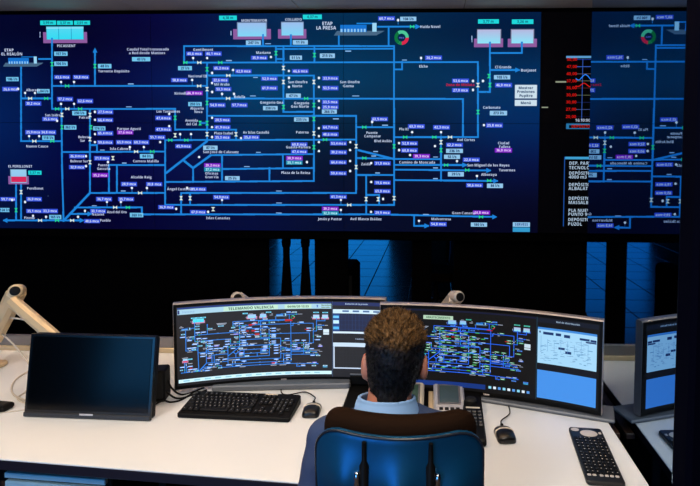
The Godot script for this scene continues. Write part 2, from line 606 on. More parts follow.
	for v in [[67, 86, 0], [46, 98.5, 0], [57, 109, 0], [80, 109, 0], [52, 141, 0], [170, 140, 0], [186, 140, 0], [152, 151.5, 0], [128, 207.5, 0], [57, 220.5, 0], [185, 62.5, 0], [220, 62.5, 0], [325, 139.5, 0], [364, 127, 0], [364, 158, 0], [405, 137, 0], [434, 137, 0], [446, 165, 0], [467, 170, 0], [489, 180.5, 0], [481, 217, 0], [412, 26.5, 0], [306, 98.5, 0], [16, 210, 1], [175, 118, 1], [207, 69, 1], [207, 103, 1], [200, 123, 1], [207, 123, 1], [276, 53, 1], [314.5, 55, 1], [283.5, 107, 1], [314, 105, 1], [314, 119, 1], [314, 147, 1], [394, 146, 1], [490, 85, 1], [489, 76, 1], [478, 112, 1], [62, 127, 1], [91, 127, 1], [441, 150, 1], [52, 64, 1], [95, 66, 1]]:
		bowtie(im, T.call(v[0], v[1]), 2.0 * s, green, v[2] == 1)
	for v in [[30, 98.5, 0], [67, 109, 0], [34, 141, 0], [136, 151.5, 0], [140, 193, 0], [115, 207.5, 0], [40, 220.5, 0], [72, 220.5, 0], [199, 62.5, 0], [228, 75.5, 0], [199, 86, 0], [228, 98.5, 0], [349, 205, 0], [450, 137, 0], [62, 115, 1], [90, 115, 1], [90, 139, 1], [175, 135, 1], [113, 158, 1], [90, 162, 1], [21, 192, 1], [181, 198, 1], [190, 198, 1], [207, 89, 1], [207, 134, 1], [236, 134, 1], [283.5, 68, 1], [283.5, 82, 1], [314, 82, 1], [314, 133, 1], [356, 146, 1], [356, 167, 1], [213, 209, 1], [441, 142, 1], [366, 199, 1], [378, 199, 1], [394, 198, 1], [478, 85, 1]]:
		bowtie(im, T.call(v[0], v[1]), 2.0 * s, white, v[2] == 1)
	# sensors: a white dot on a short lead
	for d in [[61, 82, 5], [74, 82, 5], [18, 89, 0], [25, 93, 5], [35, 93, 5], [61, 104, 5], [74, 104, 5], [57, 121, 0], [95, 112, 0], [95, 120, 0], [95, 134, 0], [95, 142, 0], [29, 136, 5], [39, 136, 5], [86, 156, 0], [86, 166, 0], [108, 162, 0], [130, 147, 5], [144, 147, 5], [169, 114, 0], [169, 126, 0], [160, 142, 0], [180, 134, 5], [191, 134, 5], [132, 188, 5], [147, 188, 5], [12, 200, 0], [25, 202, 0], [107, 202, 5], [121, 202, 5], [33, 216, 4], [46, 217, 4], [85, 211, 4], [78, 217, 4], [193, 58, 5], [207, 58, 0], [192, 80, 5], [212, 73, 0], [233, 70, 5], [212, 83, 0], [212, 92, 0], [222, 94, 4], [234, 94, 4], [212, 118, 0], [212, 127, 0], [271, 57, 0], [289, 71, 0], [289, 78, 0], [289, 87, 0], [319, 78, 0], [319, 87, 0], [319, 101, 0], [319, 108, 0], [319, 128, 0], [319, 136, 0], [319, 142, 0], [319, 151, 0], [350, 142, 0], [350, 150, 0], [350, 161, 0], [350, 171, 0], [307, 162, 0], [212, 137, 0], [241, 138, 0], [372, 122, 5], [412, 132, 5], [441, 132, 5], [399, 143, 0], [399, 150, 0], [410, 155, 0], [435, 146, 0], [457, 161, 4], [371, 163, 0], [371, 182, 0], [383, 199, 0], [371, 212, 0], [477, 176, 4], [419, 221, 4], [398, 20, 4], [421, 58, 4], [473, 81, 0], [483, 81, 0], [473, 90, 0], [484, 125, 0], [199, 157, 0], [222, 200, 5], [208, 212, 0], [341, 200, 5], [341, 210, 4], [176, 209, 0], [187, 188, 0]]:
		var p: Vector2 = T.call(d[0], d[1])
		if d[2] > 0:
			line(im, p, p + Vector2(0, d[2] * s), 0.5 * s, thin)
		for j in range(-1, 2):
			var h := (1.25 - absf(j) * 0.4) * s
			rect(im, p.x - h, p.y + (j - 0.5) * 0.8 * s, p.x + h, p.y + (j + 0.5) * 0.8 * s, Color(0.92, 0.95, 1))
	# names of districts and stations
	var ink := Color(0.86, 0.9, 1)
	var names := [
		[57, 45.8, "PICASSENT", 3.6], [4, 50, "ETAP", 4.2], [1, 54, "EL REALÓN", 4.2], [98, 71, "Torrente Depósito", 3.6], [127, 49.3, "Caudal Total trasvasado", 3.6], [129, 53, "a Red desde Manises", 3.6], [241, 20.3, "MONTEMAYOR", 3.8], [285, 19.3, "COLLADO", 3.8],
		[322, 23.5, "ETAP", 4.6], [316, 27.8, "LA PRESA", 4.6], [193, 49.5, "Gentilmont", 3.6], [256, 52.5, "Mariano", 3.6], [288, 82, "San Onofre", 3.6], [292, 86, "Norte", 3.6], [340, 82, "San Onofre", 3.6], [343, 86, "Gorna", 3.6], [260, 102.5, "Gregorio Gea", 3.6], [294, 103, "Gregorio", 3.6], [291, 106.6, "Gea Norte", 3.6],
		[203, 151.6, "San José de Calasanz", 3.6], [205, 173.5, "Oficinas", 3.4], [205, 177, "Gran Vía", 3.4], [281, 172.5, "Plaza de la Reina", 3.6], [318, 219, "Jesús y Pastor", 3.6], [350, 219, "Avd Blasco Ibáñez", 3.6], [206, 218, "Islas Canarias", 3.6], [167, 189, "Ángel Custodio", 3.6], [131, 177, "Alcalde Reig", 3.6], [107, 212, "Azud del Oro", 3.5], [92, 214.5, "Nazaret", 3.4], [100, 220.5, "Pueblo", 3.4],
		[24, 218, "Pinedo", 3.4], [27, 188.5, "Perellonet", 3.5], [8, 166.3, "EL PERELLONET", 3.3], [26, 146, "Nuevo Cauce", 3.6], [45, 115.2, "San Isidro", 3.4], [79, 117.5, "Patraix", 3.4], [78, 137, "Bulevar", 3.4], [80, 140.4, "Sur", 3.4], [70, 161, "Bulevar Sur", 3.5], [117, 128.5, "Parque Agustí", 3.6], [110, 148.6, "Isla Cabrera", 3.6], [133, 161, "Carrera Malilla", 3.6], [98, 165, "Puente", 3.4], [97, 168.6, "Gascuña", 3.4],
		[156, 111.5, "Los Tarquines", 3.6], [26, 90, "Albereda", 3.4], [420, 26.5, "Huida Novel", 3.5], [419, 66.5, "Elche", 3.5], [495, 67, "Cl Grande", 3.5], [521, 70.2, "Burjasot", 3.6], [483, 107.5, "Carbonato", 3.5], [399, 129, "Plu XI", 3.5], [457, 139.8, "Avd Cortes", 3.5], [498, 143, "Ciudad", 3.5], [499, 146.6, "Fallera", 3.5], [399, 162.2, "Camino de Moncada", 3.6], [467, 165, "San Miguel de los Reyes", 3.7], [499, 170, "Tavernes", 3.6],
		[481, 174.5, "Alboraya", 3.6], [452, 213, "Gran Canaria", 3.6], [431, 219, "Malvarrosa", 3.6], [366, 132.5, "Puente", 3.5], [364, 136, "Campanar", 3.5], [374, 141, "Blvd Avilés", 3.4], [361, 164, "Zaida", 3.6], [296, 132.2, "Paterna", 3.5], [286, 147.2, "Guasta-Partera", 3.4], [174, 93.5, "Xirivella", 3.6], [190, 108.5, "Alquería", 3.4], [194, 112, "Nova", 3.4], [185, 120.5, "Avenida", 3.4], [186, 124, "del Cid", 3.4], [188, 76.3, "Nacional III", 3.5], [234, 97, "Bolulla", 3.4], [214, 133.2, "Plaza Isabel", 3.5], [243, 132.2, "Av Islas Castelló", 3.5], [214, 84.5, "Mil Aruba", 3.3],
	]
	for nm in names:
		var p: Vector2 = T.call(nm[0], nm[1])
		if st.words:
			text(im, nm[2], p.x, p.y, int(nm[3] * s * 1.05), ink, true)
		else:
			rect(im, p.x, p.y - 0.8 * s, p.x + nm[2].length() * 1.5 * s, p.y + 0.9 * s, ink.darkened(0.15))
	var red: Vector2 = T.call(446, 84.8)
	if st.words:
		text(im, "Zona de Mislata", red.x, red.y, int(3.8 * s), Color(0.9, 0.1, 0.25), true)
	else:
		for q in [[380, 50, 20], [250, 84, 14], [230, 84, 10], [245, 60, 16], [262, 55, 10], [446, 85, 14], [32, 206, 10]]:
			var qa: Vector2 = T.call(q[0], q[1])
			rect(im, qa.x, qa.y - 1.6 * s, qa.x + q[2] * s, qa.y + 1.8 * s, Color(0.75, 0.08, 0.12))
	# pipe marks
	for q in [[128, 84, 6], [126, 107, 6], [48, 196, 0], [226, 60.5, 6], [253, 77.5, 5], [265, 43.7, 6], [250, 96, 6], [352, 96, 7], [345, 51, 6], [333, 119, 6], [245, 138, 5], [256, 152.3, 5], [244, 166.5, 6], [276, 191, 6], [276, 203, 6], [276, 213, 6], [122, 163, 5], [92, 205.8, 5], [121, 191, 5], [402, 60, 5], [375, 173, 5], [433, 157, 5], [433, 167.8, 5], [433, 178.6, 5], [423, 214.5, 6], [382, 125, 6], [373, 151.5, 5], [371, 156, 5], [100, 150, 5]]:
		var p: Vector2 = T.call(q[0], q[1])
		rect(im, p.x, p.y - 0.5 * s, p.x + q[2] * s, p.y + 0.5 * s, Color(0.55, 0.72, 0.92))
	# two buttons
	for b in [[515, 85, 537, 98.5], [515, 100, 537, 106]]:
		var a: Vector2 = T.call(b[0], b[1])
		var e: Vector2 = T.call(b[2], b[3])
		rect(im, a.x, a.y, e.x, e.y, Color(0.8, 0.88, 0.93))
	if st.words:
		for w in [["Mostrar", 88], ["Presiones", 91.8], ["Pupitre", 95.6], ["Menú", 103]]:
			var p: Vector2 = T.call(526, w[1])
			text(im, w[0], p.x, p.y, int(3.8 * s), Color(0.1, 0.2, 0.35), true, true)
		text(im, "mca", gc.x, gc.y, int(2.6 * s), Color(0.5, 0.5, 0.95), true, true)

func on_wall(px: float, py: float) -> Vector2:
	# where on the video wall a point of the diagram lies (metres)
	var d := eye_basis * Vector3((px - PP.x) / F, -(py - PP.y) / F, -1.0)
	var t := (WALL_Z - EYE.z) / d.z
	return Vector2(EYE.x + d.x * t, EYE.y + d.y * t)

func screen_mat(called: String, im: Image, energy := 1.0, black := 0.01, rough := 0.4) -> StandardMaterial3D:
	var m := mat(called, Color(black, black, black), rough)
	m.metallic_specular = 0.15
	m.emission_enabled = true
	m.emission = Color.BLACK
	m.emission_texture = ImageTexture.create_from_image(im)
	m.emission_energy_multiplier = energy
	m.texture_repeat = false
	return m

func gradient_image(w: int, h: int, rows: Array) -> Image:
	var im := Image.create(rows[0].size(), rows.size(), false, Image.FORMAT_RGB8)
	for y in rows.size():
		for x in rows[0].size():
			var c: Array = rows[y][x]
			im.set_pixel(x, y, Color(c[0] / 255.0, c[1] / 255.0, c[2] / 255.0))
	im.resize(w, h, Image.INTERPOLATE_CUBIC)
	return im

func uv_quad(a: Vector3, b: Vector3, c: Vector3, d: Vector3, uv: Rect2) -> ArrayMesh:
	# a top left, b top right, c bottom right, d bottom left
	var st := tool()
	var n := (b - a).cross(a - d).normalized()
	var uvs := [uv.position, uv.position + Vector2(uv.size.x, 0), uv.end, uv.position + Vector2(0, uv.size.y)]
	var p := [a, b, c, d]
	for k in [0, 1, 2, 0, 2, 3]:
		st.set_normal(n)
		st.set_uv(uvs[k])
		st.add_vertex(p[k])
	return st.commit()

# ---------------------------------------------------------------- curved slabs
func arc_point(x: float, y: float, z: float, R: float) -> Vector3:
	# bends the flat monitor round the viewer: x along the arc, z towards the viewer
	var a := x / R
	return Vector3(sin(a) * (R - z), y, R - cos(a) * (R - z))

func arc_slab(w: float, y0: float, y1: float, z0: float, z1: float, R: float, bev := 0.002, x_mid := 0.0) -> ArrayMesh:
	var st := tool()
	var n := 24
	var prof := [Vector2(y0 + bev, z0), Vector2(y1 - bev, z0), Vector2(y1, z0 + bev), Vector2(y1, z1 - bev), Vector2(y1 - bev, z1), Vector2(y0 + bev, z1), Vector2(y0, z1 - bev), Vector2(y0, z0 + bev)]
	var cy := (y0 + y1) * 0.5
	var cz := (z0 + z1) * 0.5
	for k in n:
		var xa := x_mid - w * 0.5 + w * k / n
		var xb := x_mid - w * 0.5 + w * (k + 1) / n
		var mid := arc_point((xa + xb) * 0.5, cy, cz, R)
		for j in 8:
			var p: Vector2 = prof[j]
			var q: Vector2 = prof[(j + 1) % 8]
			st.set_smooth_group(j + 1)
			quad(st, arc_point(xa, p.x, p.y, R), arc_point(xb, p.x, p.y, R), arc_point(xb, q.x, q.y, R), arc_point(xa, q.x, q.y, R), mid)
	st.set_smooth_group(-1)
	for x in [x_mid - w * 0.5, x_mid + w * 0.5]:
		for j in range(1, 7):
			tri(st, arc_point(x, prof[0].x, prof[0].y, R), arc_point(x, prof[j].x, prof[j].y, R), arc_point(x, prof[j + 1].x, prof[j + 1].y, R), arc_point(x_mid, cy, cz, R))
	return done(st)

func arc_screen(w: float, y0: float, y1: float, z: float, R: float) -> ArrayMesh:
	var st := tool()
	var n := 24
	for k in n:
		var f0 := float(k) / n
		var f1 := float(k + 1) / n
		var xa := w * (f0 - 0.5)
		var xb := w * (f1 - 0.5)
		var a := arc_point(xa, y1, z, R)
		var b := arc_point(xb, y1, z, R)
		var c := arc_point(xb, y0, z, R)
		var d := arc_point(xa, y0, z, R)
		var na := Vector3(-sin(xa / R), 0, cos(xa / R))
		var nb := Vector3(-sin(xb / R), 0, cos(xb / R))
		for v in [[a, na, Vector2(f0, 0)], [b, nb, Vector2(f1, 0)], [c, nb, Vector2(f1, 1)], [a, na, Vector2(f0, 0)], [c, nb, Vector2(f1, 1)], [d, na, Vector2(f0, 1)]]:
			st.set_normal(v[1])
			st.set_uv(v[2])
			st.add_vertex(v[0])
	return st.commit()

# ---------------------------------------------------------------- the scene
func _ready():
	# --- camera
	var cam := Camera3D.new()
	cam.name = "camera"
	add_child(cam)
	cam.position = EYE
	cam.rotation_order = EULER_ORDER_YXZ
	cam.rotation = Vector3(deg_to_rad(-3.0), deg_to_rad(1.9), deg_to_rad(0.22))
	eye_basis = Basis.from_euler(cam.rotation, EULER_ORDER_YXZ)
	var near := 0.05
	cam.set_frustum(486.0 / F * near, Vector2((350.0 - PP.x) / F * near, -(243.0 - PP.y) / F * near), near, 60.0)
	cam.current = true
	# --- environment and exposure
	var we := WorldEnvironment.new()
	we.name = "environment"
	var env := Environment.new()
	env.background_mode = Environment.BG_COLOR
	env.background_color = Color(0, 0, 0)
	env.tonemap_mode = Environment.TONE_MAPPER_LINEAR
	env.tonemap_exposure = 1.0
	env.sdfgi_enabled = true
	env.ssao_enabled = true
	env.ssil_enabled = true
	we.environment = env
	add_child(we)
	# --- lamps: warm ceiling panels over the console, daylight behind, a bright display in the aisle behind the wall
	make_materials()
	var lamp := 0
	for p in [[-1.55, -0.75], [0.0, -0.75], [-1.55, 0.75], [0.0, 0.75]]:
		ceiling_lamp(Vector3(p[0], 2.735, p[1]), 2.2, lamp)
		lamp += 1
	indirect_bar()
	daylight_window()
	aisle_display()
	# --- structure
	build_room()
	build_video_wall()
	build_support()
	build_glass()
	build_desk()
	# --- objects, largest first
	make_operator()
	make_chairs()
	make_monitors()
	make_desk_things()

func make_materials() -> void:
	mat("worktop", Color(0.9, 0.905, 0.905), 0.42)
	M.worktop.roughness_texture = noise_tex(0.02, Color(0.75, 0.75, 0.75), Color(1, 1, 1))
	M.worktop.uv1_triplanar = true
	mat("edge_band", Color(0.09, 0.05, 0.1), 0.4)
	mat("black_plastic", Color(0.045, 0.042, 0.04), 0.5)
	M.black_plastic.metallic_specular = 0.25
	mat("black_gloss", Color(0.03, 0.03, 0.03), 0.3)
	mat("black_matte", Color(0.02, 0.02, 0.022), 0.75)
	mat("black_steel", Color(0.012, 0.012, 0.014), 0.9)
	M.black_steel.metallic_specular = 0.08
	mat("key_black", Color(0.06, 0.056, 0.053), 0.45)
	M.key_black.metallic_specular = 0.3
	mat("grey_metal", Color(0.52, 0.5, 0.49), 0.35, 0.6)
	mat("rail_metal", Color(0.6, 0.56, 0.5), 0.4, 0.3)
	mat("ledge_grey", Color(0.4, 0.42, 0.45), 0.45, 0.2)
	mat("silver", Color(0.75, 0.7, 0.68), 0.3, 0.7)
	mat("beige_arm", Color(0.8, 0.71, 0.56), 0.38, 0.15)
	mat("pale_arm", Color(0.72, 0.68, 0.64), 0.38, 0.25)
	mat("chrome", Color(0.85, 0.85, 0.87), 0.12, 1.0)
	mat("white_cable", Color(0.8, 0.76, 0.7), 0.5)
	mat("ped_blue", Color(0.75, 0.9, 0.95), 0.4, 0.1)
	mat("ceiling", Color(0.8, 0.76, 0.72), 0.6)
	M.ceiling.metallic_specular = 0.4
	M.ceiling.normal_enabled = true
	M.ceiling.normal_texture = noise_tex(0.15, Color.BLACK, Color.WHITE, 256, true, 2.0)
	M.ceiling.normal_scale = 0.4
	M.ceiling.uv1_triplanar = true
	M.ceiling.uv1_scale = Vector3(4, 4, 4)
	mat("ceiling_void", Color(0.02, 0.02, 0.02), 0.9)
	mat("wall_dark", Color(0.035, 0.035, 0.04), 0.8)
	mat("wall_plaster", Color(0.72, 0.68, 0.63), 0.85)
	for k in 3:
		var f: float = [0.0, 0.015, -0.012][k]
		var m := mat("floor_tile_%d" % k, Color(0.3 + f, 0.25 + f, 0.22 + f), 0.24)
		m.albedo_texture = noise_tex(0.012, Color(0.82, 0.82, 0.82), Color(1, 1, 1), 256, false, 0, 20 + k)
		m.uv1_triplanar = true
		m.uv1_world_triplanar = true
		m.uv1_scale = Vector3(0.8, 0.8, 0.8)
	mat("floor_void", Color(0.015, 0.013, 0.012), 0.9)
	mat("skin", Color(0.72, 0.47, 0.38), 0.5)
	M.skin.subsurf_scatter_enabled = true
	M.skin.subsurf_scatter_strength = 0.15
	mat("sweater", Color(0.17, 0.24, 0.38), 0.9)
	M.sweater.normal_enabled = true
	M.sweater.normal_texture = noise_tex(0.2, Color.BLACK, Color.WHITE, 256, true, 3.0)
	M.sweater.uv1_triplanar = true
	M.sweater.uv1_scale = Vector3(12, 12, 12)
	mat("collar", Color(0.5, 0.66, 0.86), 0.85)
	mat("trousers", Color(0.05, 0.06, 0.09), 0.9)
	var h := mat("hair", Color(1, 1, 1), 0.5)
	h.vertex_color_use_as_albedo = true
	h.metallic_specular = 0.3
	mat("pad_fabric", Color(0.2, 0.135, 0.095), 0.95)
	M.pad_fabric.metallic_specular = 0.1
	M.pad_fabric.albedo_texture = noise_tex(0.3, Color(0.45, 0.45, 0.45), Color(1, 1, 1))
	M.pad_fabric.normal_enabled = true
	M.pad_fabric.normal_texture = noise_tex(0.35, Color.BLACK, Color.WHITE, 256, true, 5.0)
	M.pad_fabric.uv1_triplanar = true
	M.pad_fabric.uv1_scale = Vector3(14, 14, 14)
	mat("chair_shell", Color(0.06, 0.34, 0.52), 0.4, 0.6)
	mat("shell_rim", Color(0.12, 0.14, 0.18), 0.25)
	var g := mat("tinted_glass", Color(0.55, 0.66, 0.77), 0.015, 1.0)
	g.metallic_specular = 0.5

func glow(called: String, c: Color, e: float) -> StandardMaterial3D:
	var m := mat(called, Color(0.8, 0.8, 0.8), 0.6)
	m.emission_enabled = true
	m.emission = c
	m.emission_energy_multiplier = e
	return m

func ceiling_lamp(at: Vector3, energy: float, k: int) -> void:
	var where: String = ["above the left half of the console", "above the operator's chair", "behind the operator on the left", "behind the operator on the right"][k]
	var t := thing("ceiling_lamp", "square recessed warm ceiling panel lamp " + where, "lamp", at, 0.0, "ceiling panel lamps")
	var st := tool()
	for s in [-1, 1]:
		add_box(st, Vector3(s * 0.29, -0.008, 0), Vector3(0.02, 0.02, 0.6), 0.003)
		add_box(st, Vector3(0, -0.008, s * 0.29), Vector3(0.56, 0.02, 0.02), 0.003)
	obj("frame", done(st), M.grey_metal, t)
	obj("diffuser", box(Vector3(0, 0.0, 0), Vector3(0.56, 0.008, 0.56), 0.001), glow("lamp_glow_%d" % k, Color(1, 0.93, 0.84), 1.5), t)
	var l := AreaLight3D.new()
	l.name = "panel_light"
	l.area_size = Vector2(0.54, 0.54)
	l.light_color = Color(1.0, 0.945, 0.88)
	l.light_energy = energy
	l.shadow_enabled = true
	l.area_range = 12.0
	l.area_attenuation = 2.0
	t.add_child(l)
	l.position = Vector3(0, -0.03, 0)
	l.rotation.x = -PI / 2

func indirect_bar() -> void:
	# a hanging bar that throws its light up at the ceiling in front of the video wall
	var t := thing("indirect_lamp", "long hanging bar lamp throwing warm light up at the ceiling", "lamp", Vector3(-1.1, 2.5, -2.35))
	obj("housing", box(Vector3(0, -0.025, 0), Vector3(5.0, 0.05, 0.09), 0.01), M.black_plastic, t)
	obj("diffuser", box(Vector3(0, 0.003, 0), Vector3(4.9, 0.006, 0.07), 0.001), glow("bar_glow", Color(1, 0.93, 0.86), 0.8), t)
	for x in [-2.2, 0.0, 2.2]:
		obj("hanger", lathe([Vector2(0, 0), Vector2(0.003, 0), Vector2(0.003, 0.24), Vector2(0, 0.24)], Vector3(x, 0, 0)), M.black_plastic, t)
	var l := AreaLight3D.new()
	l.name = "bar_light"
	l.area_size = Vector2(4.8, 0.06)
	l.light_color = Color(1.0, 0.86, 0.72)
	l.light_energy = 8.0
	l.shadow_enabled = true
	l.area_range = 10.0
	l.area_attenuation = 2.0
	t.add_child(l)
	l.position = Vector3(0, 0.02, 0)
	l.rotation.x = PI / 2

func daylight_window() -> void:
	# in the wall behind the camera: a tall window letting in blue daylight
	var w := struct("window_1", box(Vector3(-2.8, 1.215, 3.2), Vector3(3.7, 0.06, 0.1), 0.005), M.black_steel)
	for k in 4:
		obj("mullion", box(Vector3(-4.6 + k * 1.2, 1.215, 3.19), Vector3(0.06, 2.4, 0.08), 0.005), M.black_steel, w)
	for k in 3:
		for j in 2:
			obj("pane", box(Vector3(-4.0 + k * 1.2, 0.615 + j * 1.2, 3.22), Vector3(1.14, 1.14, 0.01), 0.001), glow("daylight", Color(0.2, 0.52, 0.9), 1.7) if not M.has("daylight") else M.daylight, w)
	var l := AreaLight3D.new()
	l.name = "daylight"
	l.area_size = Vector2(3.5, 2.3)
	l.light_color = Color(0.26, 0.66, 0.93)
	l.light_energy = 8.5
	l.shadow_enabled = true
	l.area_range = 16.0
	l.area_attenuation = 2.0
	w.add_child(l)
	l.position = Vector3(-2.8, 1.215, 3.12)
	w.position.z = 0.12

func aisle_display() -> void:
	# the aisle behind the video wall ends at another large blue display, seen only in the floor
	var t := thing("aisle_display", "large blue display at the end of the aisle behind the video wall", "display", Vector3(-2.2, 1.15, -11.3))
	obj("casing", box(Vector3(0, 0, -0.05), Vector3(2.6, 2.3, 0.1), 0.01), M.black_plastic, t)
	obj("screen", box(Vector3(0, 0, 0.005), Vector3(2.5, 2.2, 0.01), 0.001), glow("aisle_glow", Color(0.06, 0.5, 0.85), 1.3), t)
	var l := AreaLight3D.new()
	l.name = "display_light"
	l.area_size = Vector2(2.5, 2.2)
	l.light_color = Color(0.1, 0.55, 1.0)
	l.light_energy = 1.0
	l.shadow_enabled = true
	l.area_range = 14.0
	l.area_attenuation = 2.0
	t.add_child(l)
	l.position = Vector3(0, 0, 0.03)
	l.rotation.y = PI

func build_room() -> void:
	var f := struct("floor", box(Vector3(-0.7, -0.112, -4.1), Vector3(8.4, 0.2, 15.4), 0.001), M.floor_void)
	var tile := box(Vector3(0, -0.006, 0), Vector3(0.5, 0.012, 0.46), 0.003)
	for i in 12:
		for j in 22:
			var x := -1.8 + 0.51 * (i - 4) + 0.255
			var z := 0.27 - 0.47 * j - 0.235
			obj("floor_tile", tile, M["floor_tile_%d" % ((i * 7 + j * 5 + i * j) % 3)], f, Vector3(x, 0, z))
	var st := tool()
	var x0 := -1.8 - 0.51 * 4
	var x1 := x0 + 0.51 * 12
	var z1 := 0.27
	var z0 := 0.27 - 0.47 * 22
	add_box(st, Vector3((-4.8 + x0) / 2, -0.006, -4.1), Vector3(x0 + 4.8 - 0.01, 0.012, 15.2), 0.002)
	add_box(st, Vector3((3.4 + x1) / 2, -0.006, -4.1), Vector3(3.4 - x1 - 0.01, 0.012, 15.2), 0.002)
	add_box(st, Vector3((x0 + x1) / 2, -0.006, (z1 + 3.5) / 2), Vector3(x1 - x0, 0.012, 3.5 - z1 - 0.01), 0.002)
	add_box(st, Vector3((x0 + x1) / 2, -0.006, (z0 - 11.7) / 2), Vector3(x1 - x0, 0.012, z0 + 11.7 - 0.01), 0.002)
	obj("border", done(st), M.floor_tile_0, f)
	var c := struct("ceiling", box(Vector3(-0.7, 2.86, -4.1), Vector3(8.4, 0.2, 15.4), 0.001), M.ceiling_void)
	var panel := box(Vector3(0, 0.01, 0), Vector3(1.214, 0.02, 0.6), 0.003)
	for i in 5:
		for j in 8:
			var x := 0.23 + 1.22 * (i - 3) + 0.61
			var z := -0.5 - 0.606 * j - 0.303
			if absf(z + 0.75) < 0.5:
				continue
			obj("ceiling_panel", panel, M.ceiling, c, Vector3(x, 2.74, z))
	struct("wall_left", box(Vector3(-4.85, 1.38, -4.1), Vector3(0.1, 2.76, 15.4), 0.001), M.wall_dark)
	struct("wall_right", box(Vector3(3.45, 1.38, -4.1), Vector3(0.1, 2.76, 15.4), 0.001), M.wall_dark)
	struct("wall_front", box(Vector3(-0.7, 1.38, -11.75), Vector3(8.4, 2.76, 0.1), 0.001), M.wall_dark)
	var wb := tool()
	add_box(wb, Vector3(-0.7, 1.38, 3.45), Vector3(8.4, 2.76, 0.1), 0.001)
	struct("wall_back", done(wb), M.wall_plaster)

